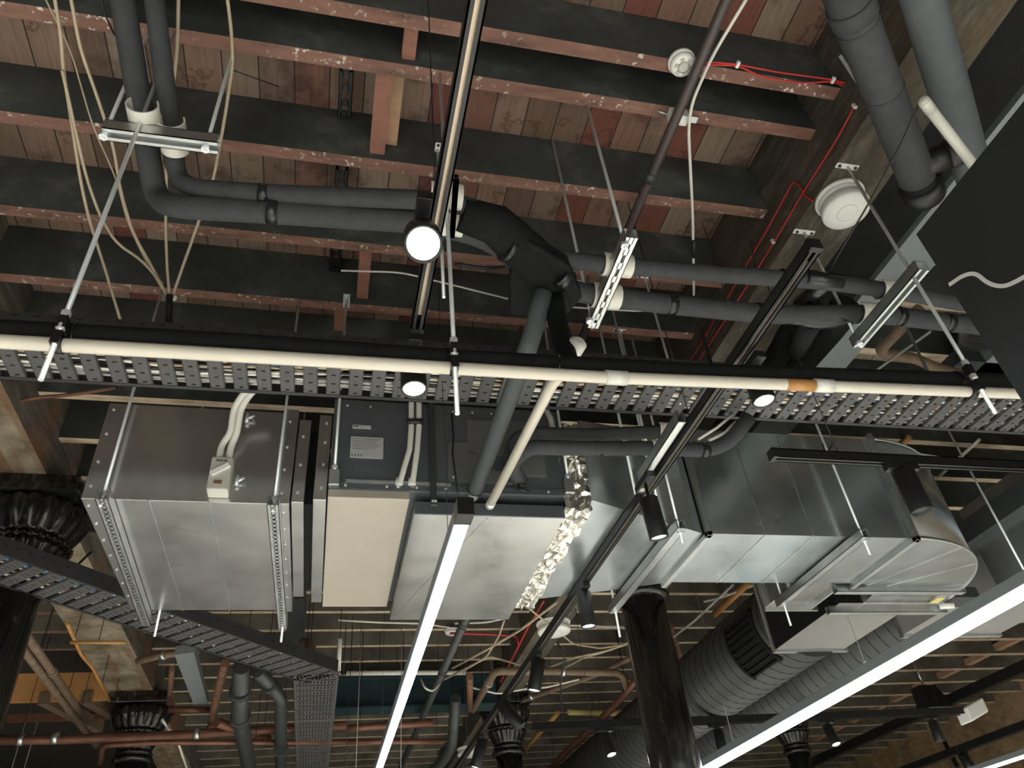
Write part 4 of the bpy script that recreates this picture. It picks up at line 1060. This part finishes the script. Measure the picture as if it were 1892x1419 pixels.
# tan cables drooping at upper left
tans = [([(98, -20, 3.9), (112, 60, 3.9), (117, 130, 3.88), (133, 230, 3.86), (148, 330, 3.82), (163, 400, 3.78), (195, 500, 3.7), (224, 596, 3.6)], 'cream cable pair hanging at the far left, outermost'),
        ([(128, -20, 3.92), (148, 90, 3.9), (175, 165, 3.88), (210, 270, 3.85), (222, 350, 3.82), (245, 430, 3.78), (285, 500, 3.74), (308, 545, 3.72)], 'tan cable passing behind the left trapeze to the white clip'),
        ([(115, 130, 3.87), (137, 230, 3.85), (160, 330, 3.83), (185, 400, 3.8), (215, 450, 3.78), (262, 480, 3.75), (300, 525, 3.72)], 'wavy cream cable curving right to the white clip'),
        ([(80, -10, 3.95), (130, 90, 3.93), (170, 230, 3.9), (215, 330, 3.86), (235, 410, 3.82), (268, 480, 3.76), (300, 535, 3.72)], 'thin brown cable crossing the tan ones at upper left'),
        ([(330, -20, 3.93), (328, 90, 3.93), (318, 180, 3.93), (308, 300, 3.9), (306, 420, 3.85), (309, 500, 3.78), (313, 545, 3.72)], 'cream cable going straight down between the two left pipes'),
        ([(418, -20, 3.93), (428, 60, 3.93), (430, 120, 3.93), (415, 220, 3.92), (395, 330, 3.9), (360, 430, 3.84), (335, 500, 3.78), (318, 550, 3.72)], 'tan cable behind the right trapeze rod sweeping to the white clip'),
        ([(303, 300, 3.88), (330, 350, 3.7), (370, 360, 3.6)], 'short pale cable slipping over the right pipe bend')]
for pts, lab in tans:
    w = .0055 if 'thin' not in lab else .0028
    pp = [hz(*q_) for q_ in pts]; cable(pp, w, 'cable_tan', lab+'', group='tan cables at upper left')
o = cable([hz(313, 545, 3.72), hz(312, 600, 3.62), yp(305, 650, 1.98)], .013, 'cable_black', 'black sleeved cable bundle dropping behind the long black pipe')
c_ = hz(320, 550, 3.72); o = MB().lathe([(.006, -.003), (.013, -.003), (.013, .003), (.006, .003)], c_, (0, 1, .3), 16).build('cable_clip', 'white_plastic'); tag(o, 'small white ring clip where the tan cables meet', 'clip')
cable([hz(185, -10, 3.95), hz(195, 30, 3.94), hz(212, 65, 3.95)], .0035, 'cable_black', 'short black cable beside the left pipes at the top')
cable([hz(425, 128, 4.0), hz(515, 160, 4.05)], .0022, 'cable_black', 'loose black tie end across a red board at upper left')
cable([hz(840, 487, 3.6), hz(900, 497, 3.6), hz(950, 490, 3.5), hz(978, 500, 3.45)], .006, 'cable_black', 'black cable sagging left of the central elbow mass')
cable([hz(630, 500, 3.95), hz(740, 503, 3.95), hz(830, 525, 3.95), hz(938, 552, 3.95)], .004, 'cable_white', 'thin white cable running to the central elbow from the left')
cable([hz(1020, 565, 3.95), hz(1120, 572, 3.95), hz(1190, 575, 3.95), hz(1240, 570, 3.95)], .004, 'cable_white', 'thin white cable passing under the central slotted strut')
cable([hz(1030, 505, 3.36), hz(1060, 518, 3.37), hz(1100, 532, 3.36)], .007, 'cable_white', 'white cable along the top of the lower pipe before its sleeve')
cable([hz(1700, 187, 3.35), hz(1668, 260, 3.35), hz(1600, 385, 3.35), hz(1555, 460, 3.35), hz(1510, 540, 3.35)], .003, 'cable_black', 'thin cable curving from the grey tube over the round sounder')
cable([hz(1297, 410, 3.9), hz(1345, 560, 3.2)], .002, 'cable_black', 'thin black suspension wire left of the long track')
cable([hz(1385, 440, 3.76), hz(1400, 520, 3.3)], .002, 'cable_black', 'thin suspension wire behind the upper pipe near the track')
cable([hz(1295, 610, 3.6), hz(1320, 690, 3.0)], .006, 'cable_black', 'black suspension rod above the track at the long pipe')
# grey tube (antenna) by the sign
a0 = hz(1706, 186, 3.3); a1 = hz(1812, 322, 3.3)
t = thing('tube_antenna', 'pale grey tube with rounded end leaning behind the black sign', 'tube', tuple(a0))
MB().tube([a0, a1], .0145, 18).build('tube', 'grey_plastic', t)
d_ = (a1-a0).normalized(); MB().lathe([(.006, -.008), (.013, -.003), (.0155, .006), (.0155, .045)], a0, d_, 18).build('cap', 'grey_plastic', t)

# big drain pipes at upper right
t = thing('insulated_pipe', 'thick dark foam drain pipe slanting down at upper right to a tee', 'pipe', tuple(hz(1570, 0, 3.45)))
q = [hz(1545, -60, 3.45), hz(1582, 40, 3.45), hz(1680, 292, 3.45), hz(1694, 328, 3.45)]
MB().tube(q, .054, 30).build('foam_sleeve', 'insulation_foam', t)
dq = (q[2]-q[1]).normalized()
b = MB()
for s_ in (.02, .47): b.tube([q[1].lerp(q[2], s_)-dq*.004, q[1].lerp(q[2], s_)+dq*.004], .056, 30)
b.tube([hz(1580, 34, 3.45)-dq*.05, hz(1580, 34, 3.45)], .059, 30).build('sleeve_joint', 'insulation_foam', t)
MB().tube([q[3]-dq*.02, q[3]+dq*.08], .050, 28).build('tee_body', 'foam_black', t)
MB().lathe([(.050, .03), (.066, .04), (.066, .09), (.058, .095), (.055, .06)], q[3], dq, 30).build('socket', 'black_paint', t)
sd = (hz(1760, 280, 3.45)-hz(1690, 310, 3.45)).normalized()
MB().tube([hz(1690, 312, 3.45), hz(1690, 312, 3.45)+sd*.11], .040, 24).lathe([(.04, .09), (.048, .095), (.048, .125), (.042, .13)], hz(1690, 312, 3.45), sd, 24).build('branch', 'black_paint', t)
ipipe('thick grey foam drain pipe at upper right going behind the sign', [hz(1685, -70, 3.48), hz(1705, 0, 3.48), hz(1778, 250, 3.48), hz(1822, 400, 3.48)], .053, 'insulation_grey', fillet=0)
# slotted bracket stub
o = MB().bar(hz(1552, 103, GZ), hz(1584, 152, GZ-.13), .010, .003).build('rod_stub', 'chrome_rod'); tag(o, 'bare rod stub left of the dark drain pipe', 'rod')

# black slotted channels above joists left of the near track
for i, (a, c) in enumerate((((640, 130), (636, 215)), ((632, 312), (626, 372)), ((622, 430), (620, 500)))):
    A_ = hz(*a, 4.20); C_ = hz(*c, 4.20)
    strut((A_.x, A_.y, 4.19), (A_.x, C_.y, 4.19), 'black slotted channel between joists left of the spotlight, %s' % ('nearest', 'middle', 'farthest')[i], mat='black_paint', w=.05)

# black sign at right
SX = 1.25
c0 = xp(1692, 433, SX)
t = thing('hanging_sign', 'large black hanging sign panel with a white wavy line at the right edge', 'sign', (SX, c0.y, c0.z))
MB().box((SX, -.75, 1.55), (SX+.045, c0.y, c0.z)).build('panel', 'sign_black', t, bevel=.002)
pts = [(1738, 535), (1757, 524), (1775, 512), (1792, 506), (1806, 508), (1822, 520), (1838, 527), (1856, 528), (1875, 521), (1900, 508), (1930, 500)]
wp = [xp(x, y, SX-.001) for x, y in pts]
b = MB(); n = len(wp); fine = []
for k in range(n-1):
    p0_, p1_, p2_, p3_ = wp[max(k-1, 0)], wp[k], wp[k+1], wp[min(k+2, n-1)]
    for s_ in range(6):
        u = s_/6; fine.append(.5*((2*p1_)+(-p0_+p2_)*u+(2*p0_-5*p1_+4*p2_-p3_)*u*u+(-p0_+3*p1_-3*p2_+p3_)*u**3))
fine = [f for f in fine if f.y < c0.y-.001]
vs = []
for k, f in enumerate(fine):
    d_ = (fine[min(k+1, len(fine)-1)]-fine[max(k-1, 0)]); d_.x = 0; d_.normalize(); nn = V((0, -d_.z, d_.y))
    vs += [f+nn*.0042+V((-.001, 0, 0)), f-nn*.0042+V((-.001, 0, 0))]
m = len(fine); vs += [v+V((.0018, 0, 0)) for v in vs]
fs = [[2*k, 2*k+1, 2*k+3, 2*k+2] for k in range(m-1)]+[[2*m+2*k, 2*m+2*k+2, 2*m+2*k+3, 2*m+2*k+1] for k in range(m-1)]
b.add(vs, fs); b.build('wavy_line', 'sign_white', t)

# ================================================================== RIGHT BAY CLUTTER
def flatduct(a, c, zz, w, h, label, mat='grey_sheet', mi=None):
    o = MB().box((a, c[0], zz), (a+w, c[1], zz+h)).build('flat_duct', mat); tag(o, label, 'duct'); return o
flatduct(2.20, (.8, 3.3), 3.80, .22, .199, 'pale grey flat duct right of the weathered girder, passing under the pipes')
flatduct(3.15, (1.2, 2.4), 3.80, .22, .199, 'short pale grey duct piece near the sign edge', )
o = MB().box((1.925, -.4, 3.82), (2.19, 3.4, 3.999)).build('duct_lagging', 'black_matte'); tag(o, 'black lagged duct filling the gap beside the weathered girder', 'duct')
o = MB().box((2.7, -.5, 3.86), (5.0, 1.52, 3.999)).build('duct_lagging', 'black_matte'); tag(o, 'black lagging above the sign at the right edge', 'duct')
b0 = hz(1470, 650, 3.5)
ipipe('black drain pipe from the taped tee down to the long black pipe', [hz(1565, 565, 3.55), hz(1530, 610, 3.55), hz(1480, 668, 3.55), hz(1450, 720, 3.55)], .062, 'foam_black', fillet=.02)
ipipe('black drain pipe just right of the track adaptor', [hz(1500, 560, 3.50), hz(1455, 620, 3.50), hz(1420, 690, 3.5)], .045, 'foam_black', fillet=.02)
t = thing('rusty_pipe', 'rust stained bent pipe under the right trapeze', 'pipe', tuple(hz(1650, 605, 3.7)))
MB().tube([hz(1700, 570, 3.72), hz(1622, 650, 3.72), hz(1690, 662, 3.72), hz(1730, 680, 3.72), hz(1800, 700, 3.72)], .026, 18, fillet=.05).build('pipe', 'tan_pipe', t)
cable([hz(1720, 612, 3.6), hz(1540, 740, 3.6)], .006, 'cable_grey', 'straight grey rod crossing behind the right trapeze')
o = MB().bar(hz(1672, 600, 3.6), hz(1716, 690, 3.3), .012, .004, (1, 0, 0)).build('metal_strap', 'strut_metal'); tag(o, 'thin diagonal strap between right trapeze and black pipe', 'strap')
for i in range(6):
    cable([hz(1770, 612+4*i, 3.5), hz(1800, 624+4*i, 3.5), hz(1840, 622+4*i, 3.5)], .006, 'cable_black', 'black cable loops beside the sign edge', group='black cable loops by the sign')
cable([hz(1545, 836-20, 3.6), hz(1525, 840, 3.1), hz(1520, 820, 3.3)], .004, 'cable_black', 'black cable hanging to the right track')
cable([hz(1680, 808, 3.98), hz(1655, 835, 3.98)], .018, 'orange_conduit', 'short orange conduit touching a joist between tray and elbow', name='conduit', cat='conduit')
cable([hz(1810, 812, 3.85), hz(1735, 880, 3.85)], .010, 'cable_white', 'white conduit slanting behind the right track', name='conduit', cat='conduit')
cable([hz(1690, 838, 3.85), hz(1775, 852, 3.85)], .009, 'cable_white', 'white conduit meeting the slanting one above the right track', name='conduit', cat='conduit')
o = MB().box((3.0, 2.28, 3.8), (5.1, 2.44, 3.87)).build('steel_beam', 'dark_sheet'); tag(o, 'flat grey steel beam at right behind the track', 'beam')
o = MB().box((3.55, .6, 3.3), (3.75, 7, 3.42)).build('lagged_duct', 'dark_sheet'); tag(o, 'dark flat duct running away at the right edge beneath the sign', 'duct')
rod((3.42, 2.9, H0), (3.42, 2.9, 2.9), 'long rod in front of the right edge duct')

# ================================================================== FAR LOWER CLUTTER
# teal steel beam
t = thing('steel_beam', 'dark teal steel beam crossing behind the strip light at lower centre', 'beam', (.7, 7.2, 3.6))
MB().box((-.10, 7.30, 3.60), (1.62, 7.42, 3.86)).build('web', 'teal_steel', t)
MB().box((-.10, 7.24, 3.59), (1.62, 7.48, 3.605)).box((-.10, 7.24, 3.855), (1.62, 7.48, 3.87)).build('flange', 'teal_steel', t)
def fpipe(pts, r, mat, label, cat='pipe', name='water_pipe', rings=None, ring_mat='strut_metal', fillet=.08):
    pp = [hz(*q_) for q_ in pts]; t = thing(name, label, cat, tuple(pp[0]))
    MB().tube(pp, r, 14, fillet=fillet).build('tube', mat, t)
    hg = MB()
    for i_ in ((0, len(pp)-2) if len(pp) > 2 else (0,)):
        m_ = (pp[i_]+pp[i_+1])/2; hg.tube([m_, (m_.x, m_.y, H1)], .0025, 6)
    hg.build('hanger_wire', 'black_matte', t)
    if rings:
        b = MB()
        for (x_, y_, z_) in rings:
            c_ = hz(x_, y_, z_); i = min(range(len(pp)-1), key=lambda i: ((pp[i]+pp[i+1])/2-c_).length); d_ = (pp[i+1]-pp[i]).normalized()
            b.tube([c_-d_*.02, c_+d_*.02], r*1.25, 14)
        b.build('pipe_clip', ring_mat, t)
    return t
fpipe([(-30, 1368, 3.3), (100, 1367, 3.3), (235, 1362, 3.3), (330, 1358, 3.3), (640, 1340, 3.3)], .034, 'copper_pipe', 'thick copper coloured pipe across the bottom left with clips', rings=[(38, 1367, 3.3), (102, 1364, 3.3), (364, 1356, 3.3)])
fpipe([(185, 1410, 3.2), (190, 1377, 3.2), (290, 1372, 3.2), (640, 1371, 3.2)], .020, 'copper_pipe', 'thin copper pipe just below the thick one at lower left')
fpipe([(640, 1346, 3.3), (690, 1342, 3.3), (800, 1335, 3.3)], .03, 'copper_pipe', 'thick copper pipe continuing right of the tray')
fpipe([(640, 1371, 3.2), (820, 1370, 3.2)], .022, 'copper_pipe', 'thin copper pipe continuing right of the tray behind the strip light')
fpipe([(416, 1225, 3.4), (398, 1298, 3.4), (388, 1352, 3.4)], [.02]*2+[.05]*12 if False else .03, 'rusty_pipe', 'rusty pipe dropping to the copper pipe at lower left')
fpipe([(310, 1311, 3.5), (388, 1312, 3.5)], .025, 'copper_pipe', 'short red pipe right of the small capital')
fpipe([(400, 1335, 3.3), (495, 1365, 3.3)], .035, 'copper_pipe', 'slanting copper branch behind the black drain pipes')
fpipe([(254, 1222, 3.6), (300, 1210, 3.6), (370, 1203, 3.6)], .025, 'tan_pipe', 'grey brown pipe end under the diagonal tray', rings=[(302, 1211, 3.6)])
fpipe([(318, 1235, 3.6), (312, 1300, 3.6)], .02, 'rusty_pipe', 'short rusty pipe right of the plastered girder')
fpipe([(124, 1152, 3.55), (150, 1210, 3.55), (172, 1235, 3.55), (202, 1295, 3.55)], .011, 'orange_conduit', 'orange conduit slanting down at lower left', cat='conduit', name='conduit')
fpipe([(130, 1187, 3.5), (232, 1187, 3.5)], .011, 'orange_conduit', 'short horizontal orange conduit at lower left', cat='conduit', name='conduit')
for q0, q1, lab in (((26, 1178), (178, 1378), 'left'), ((44, 1166), (150, 1318), 'right')):
    fpipe([(*q0, 3.5), ((q0[0]+q1[0])/2, (q0[1]+q1[1])/2, 3.5), (*q1, 3.5)], .026, 'tan_pipe', '%s of two tan pipes slanting at the lower left edge' % lab, rings=[((q0[0]+q1[0])/2, (q0[1]+q1[1])/2, 3.5)], ring_mat='tan_pipe')
o = MB().box((hz(0, 1250, 3.9).x, hz(100, 1250, 3.9).y, 3.70), (hz(208, 1250, 3.9).x, hz(100, 1250, 3.9).y+.04, 3.93)).build('timber_board', 'orange_board'); tag(o, 'bright orange brown board at the lower left', 'board')
ob = hz(100, 1250, 3.9).y
for i, px_ in enumerate((62, 145)):
    a = hz(px_, 1262, 3.74); o = MB().bar((a.x, ob-.02, 3.72), (a.x+.25, ob+.9, 3.72), .08, .10).build('timber_brace', 'tan_pipe'); tag(o, '%s timber bracket below the orange board' % ('left', 'right')[i], 'timber')
o = MB().box((hz(15, 1320, 3.8).x, hz(15, 1320, 3.8).y, 3.74), (hz(205, 1320, 3.8).x, hz(15, 1320, 3.8).y+.05, 3.80)).build('timber_board', 'copper_pipe'); tag(o, 'narrow red brown board below the orange one at lower left', 'board')
# grey flat hangers
g0 = hz(335, 1222, 3.4)
o = MB().prism([(hz(322, 1210, 3.5).x, hz(322, 1210, 3.5).y), (hz(358, 1205, 3.5).x, hz(358, 1205, 3.5).y), (hz(384, 1300, 3.5).x, hz(384, 1300, 3.5).y), (hz(358, 1302, 3.5).x, hz(358, 1302, 3.5).y)], 3.5, 3.56).build('flat_duct', 'grey_sheet'); tag(o, 'grey flat duct below the diagonal tray at lower left', 'duct')
o = MB().prism([(hz(527, 1110, 3.6).x, hz(527, 1110, 3.6).y), (hz(562, 1105, 3.6).x, hz(562, 1105, 3.6).y), (hz(562, 1183, 3.6).x, hz(562, 1183, 3.6).y), (hz(527, 1183, 3.6).x, hz(527, 1183, 3.6).y)], 3.6, 3.8).build('flat_duct', 'dark_sheet'); tag(o, 'blue grey duct just right of the galvanised box underside', 'duct')
# black drain pipes lower left
fpipe([(446, 1232, 3.35), (443, 1320, 3.2), (462, 1430, 3.1)], .058, 'pipe_grey', 'left black cast drain pipe below the diagonal tray', name='drain_pipe', rings=[(443, 1278, 3.27), (444, 1325, 3.2)], ring_mat='insulation_foam')
fpipe([(476, 1240, 3.35), (505, 1270, 3.32), (519, 1290, 3.27), (519, 1435, 3.1)], .046, 'pipe_grey', 'right black cast drain pipe with an elbow below the diagonal tray', name='drain_pipe', rings=[(497, 1266, 3.32), (519, 1383, 3.14)], ring_mat='insulation_foam')
# centre-right distant pipes
fpipe([(873, 1312, 3.6), (915, 1240, 3.6), (1010, 1240, 3.6), (1148, 1243, 3.6), (1160, 1275, 3.5)], .032, 'tan_pipe', 'brown bent pipe left of the big column in the distance', rings=[(903, 1262, 3.6), (1040, 1241, 3.6)])
fpipe([(948, 1300, 3.7), (1100, 1247, 3.7), (1220, 1190, 3.7)], .025, 'tan_pipe', 'slanting brown pipe crossing behind the small spotlights', rings=[(982, 1287, 3.7)])
fpipe([(1190, 1240, 3.5), (1130, 1310, 3.5), (1040, 1395, 3.5), (1010, 1430, 3.5)], .034, 'copper_pipe', 'pinkish copper pipe running down left of the big column')
fpipe([(868, 1250, 3.6), (868, 1310, 3.6)], .03, 'rusty_pipe', 'short dark pipe left of the far capital')
fpipe([(1030, 1318, 3.8), (965, 1390, 3.8)], .025, 'orange_conduit', 'orange pipe slanting below the far light track')
fpipe([(1050, 1316, 3.8), (1145, 1318, 3.8)], .03, 'yellow_sticker', 'yellow pipe just left of the round duct')
fpipe([(1110+210, 1120+15, 3.9), (1385, 1075, 3.9)], .028, 'orange_conduit', 'bright orange conduit right of the big column under the duct', cat='conduit', name='conduit')
fpipe([(640, 1244, 3.75), (760, 1243, 3.75), (860, 1243, 3.75)], .02, 'cable_white', 'pale horizontal conduit behind the strip light', cat='conduit', name='conduit')
fpipe([(842, 1290, 3.56), (836, 1375, 3.3), (822, 1402, 3.25), (795, 1430, 3.2)], .05, 'pipe_grey', 'grey drain pipe with elbow at the bottom left of the far capital', name='drain_pipe', rings=[(822, 1392, 3.3)], ring_mat='insulation_foam')
fpipe([(1240, 1155, 3.9), (1250, 1190, 3.9), (1258, 1215, 3.8), (1250, 1218, 3.8)], .02, 'rusty_pipe', 'small bent brown pipe right of the big column')
fpipe([(562, 1190, 3.5), (572, 1192, 3.45), (572, 1230, 3.3)], .045, 'tan_pipe', 'rusty cream pipe end behind the tray corner')
fpipe([(628, 1180, 3.5), (625, 1245, 3.3)], .016, 'cable_white', 'white pipe dropping to the tray corner', name='conduit', cat='conduit')
# detectors in the distance
q_ = hz(830, 1178, H0); detector((q_.x, min(JY, key=lambda j: abs(j-q_.y)), H0), .07, 'distant small smoke detector beside the grey conduit')
q_ = hz(1022, 1150, GZ); detector((q_.x, q_.y, GZ), .14, 'distant round white sounder on the girder left of the cylinder spotlights', 'alarm_sounder', 'alarm', True)
q_ = hz(868, 1382, GZ); detector((q_.x, q_.y, GZ), .16, 'far round white sounder at the bottom left of the far capital', 'alarm_sounder', 'alarm', True)
# distant cables
dist = [([(625, 1146, 3.95), (700, 1150, 3.95), (780, 1152, 3.95), (835, 1160, 3.95)], .008, 'cable_white', 'white cable clipped along a joist left of the strip light'),
        ([(840, 1152, 3.95), (900, 1150, 3.95), (930, 1143, 3.95)], .008, 'cable_white', 'white cable right of the strip light under the plenum edge'),
        ([(1050, 1155, 3.95), (1100, 1157, 3.95), (1152, 1158, 3.95)], .010, 'cable_white', 'white cable between distant sounder and big column'),
        ([(832, 1170, 3.93), (905, 1172, 3.93), (955, 1175, 3.93), (958, 1190, 3.85)], .010, 'cable_red', 'red cable right of the distant smoke detector'),
        ([(1005, 1110, 3.75), (975, 1160, 3.75), (950, 1210, 3.75), (925, 1260, 3.75)], .007, 'cable_red', 'red cable down the distant girder side'),
        ([(932, 1145, 3.7), (922, 1175, 3.7), (900, 1212, 3.7), (865, 1235, 3.7), (820, 1255, 3.7)], .008, 'cable_tan', 'tan cable drooping from the plenum corner'),
        ([(1030, 1112, 3.7), (960, 1165, 3.7), (900, 1200, 3.7), (835, 1235, 3.7)], .010, 'cable_tan', 'long tan cable slanting past the distant detector'),
        ([(970, 1118, 3.7), (1010, 1150, 3.7), (1060, 1190, 3.7), (1110, 1198, 3.7), (1155, 1190, 3.7)], .008, 'cable_tan', 'tan cable swooping under the lit cylinder spotlight'),
        ([(820, 1256, 3.7), (880, 1225, 3.7), (905, 1213, 3.7), (960, 1228, 3.7)], .009, 'cable_tan', 'cream cable joining the distant bundle from below'),
        ([(1010, 1235, 3.7), (1060, 1215, 3.7), (1110, 1205, 3.7), (1160, 1190, 3.7)], .009, 'cable_tan', 'upper of two tan cables reaching the big column'),
        ([(1030, 1240, 3.7), (1080, 1215, 3.7), (1130, 1200, 3.7), (1165, 1185, 3.7)], .009, 'cable_tan', 'lower of two tan cables reaching the big column'),
        ([(870, 1270, 3.65), (920, 1282, 3.65), (975, 1272, 3.65), (1010, 1270, 3.65), (1070, 1255, 3.65)], .009, 'cable_white', 'white cable draped in front of the far capital'),
        ([(778, 1255, 3.5), (785, 1272, 3.4), (800, 1278, 3.4), (815, 1260, 3.5)], .008, 'cable_white', 'white cable loop around the grey conduit'),
        ([(-10, 752, 3.85), (60, 735, 3.85), (130, 730, 3.85), (215, 716, 3.85)], .009, 'rusty_pipe', 'brown cable curving over the left girder under the tray'),
        ([(1410, 1075, 3.9), (1330, 1105, 3.9), (1300, 1112, 3.9)], .009, 'cable_white', 'white cable beneath the duct right of the column'),
        ([(1355, 1080, 3.9), (1280, 1150, 3.8), (1240, 1180, 3.8)], .009, 'cable_white', 'second white cable beneath the duct right of the column'),
        ([(1030, 1188, 3.6), (1045, 1215, 3.5), (1035, 1260, 3.4), (1040, 1330, 3.3)], .008, 'cable_black', 'black cable dangling beside the tilted lit spotlight'),
        ([(300, 1330, 3.4), (330, 1375, 3.3), (345, 1419, 3.2)], .010, 'cable_white', 'white cables hanging right of the small capital'),
        ([(168, 1020, 3.4), (142, 1045, 3.3)], .006, 'cable_black', 'black rod right of the huge capital')]
for pts, r_, m_, lab in dist: cable([hz(*q_) for q_ in pts], r_, m_, lab)
# suspension wires of lamps and signs hanging in the lower half
wires = [(690, 1150, 1300), (735, 1150, 1330), (848, 1290, 1419), (938, 1150, 1240), (905, 1190, 1300), (1200, 1120, 1190)]
for i, (x_, ya, yb) in enumerate([(640, 1140, 1250), (652, 1140, 1419), (668, 1150, 1419), (742, 1140, 1419), (905, 1190, 1270), (1105, 1290, 1400), (60, 1290, 1419), (82, 1290, 1419)]):
    a = hz(x_, ya, H0); c_ = yp(x_-6, yb, a.y); cable([a, (a.x, a.y, c_.z)], .003, 'cable_black' if i < 2 else 'cable_grey', 'thin suspension wire hanging in the distance at the bottom', group='distant suspension wires')
for (x0_, y0_), (x1_, y1_), lab in (((1577, 1175), (1597, 1222), 'suspension wire with clip at the top of the right strip light'), ((1340, 1325), (1355, 1372), 'suspension wire with clip at the lower end of the right strip light')):
    q1 = hz(x1_, y1_, 2.72); t = thing('suspension_wire', lab, 'wire', tuple(q1)); MB().tube([q1, (q1.x, q1.y, H0)], .0025, 6).build('wire', 'cable_grey', t)
    MB().tube([q1, q1+V((.02, -.01, -.035))], .006, 6).tube([q1, q1+V((-.02, -.01, -.035))], .006, 6).build('clip', 'white_plastic', t)
# speaker and dark beam in front of the brick wall
q_ = hz(1714, 1286, 3.6)
t = thing('speaker', 'black wedge shaped loudspeaker hanging at lower right by the brick wall', 'speaker', tuple(q_))
b = MB(); vs = [(-.14, -.10, -.16), (.26, -.10, -.16), (.26, .12, -.16), (-.14, .12, -.16), (-.14, -.08, .12), (.12, -.08, .12), (.12, .10, .12), (-.14, .10, .12)]
b.add([V(v)*.85+q_ for v in vs], [[0, 3, 2, 1], [4, 5, 6, 7], [0, 1, 5, 4], [1, 2, 6, 5], [2, 3, 7, 6], [3, 0, 4, 7]]).build('cabinet', 'black_matte', t, bevel=.01)
MB().obox(q_+V((.05, 0, -.142)), (.15, 0, 0), (0, .085, 0), (0, 0, .004)).build('grille_cloth', 'grey_sheet', t)
MB().tube([q_+V((0, 0, .13)), V((q_.x, q_.y, H0))], .012, 10).build('bracket', 'strut_metal', t)
bx = hz(1892, 1258, 3.6)
def ybeam(x, y0, y1, z, w, h, lab, mat='black_paint'):
    o = MB().box((x-w/2, y0, z), (x+w/2, y1, z+h)).build('ceiling_rail', mat); tag(o, lab, 'rail'); return o
ybeam(hz(1720, 1320, 3.5).x, 5, 16, 3.5, .10, .10, 'long dark rail running away across the joists at lower right')
ybeam(hz(1780, 1390, 3.0).x, 4, 12, 3.0, .09, .07, 'black track running away at the bottom right corner')
spot((hz(1780, 1390, 3.0).x, hz(1790, 1390, 3.0).y, 3.0), (.3, 0, -1), 'black spotlight on the track at the bottom right corner', L=.2, d_head=.1, along=(0, 1, 0))
o = MB().bar(hz(1735, 1352, 3.6), hz(1770, 1419, 3.1), .05, .05).build('metal_bar', 'black_paint'); tag(o, 'short black bar below the white feed box', 'bar')
for o in list(bpy.data.objects):
    if '_loc' in o.keys(): del o['_loc']
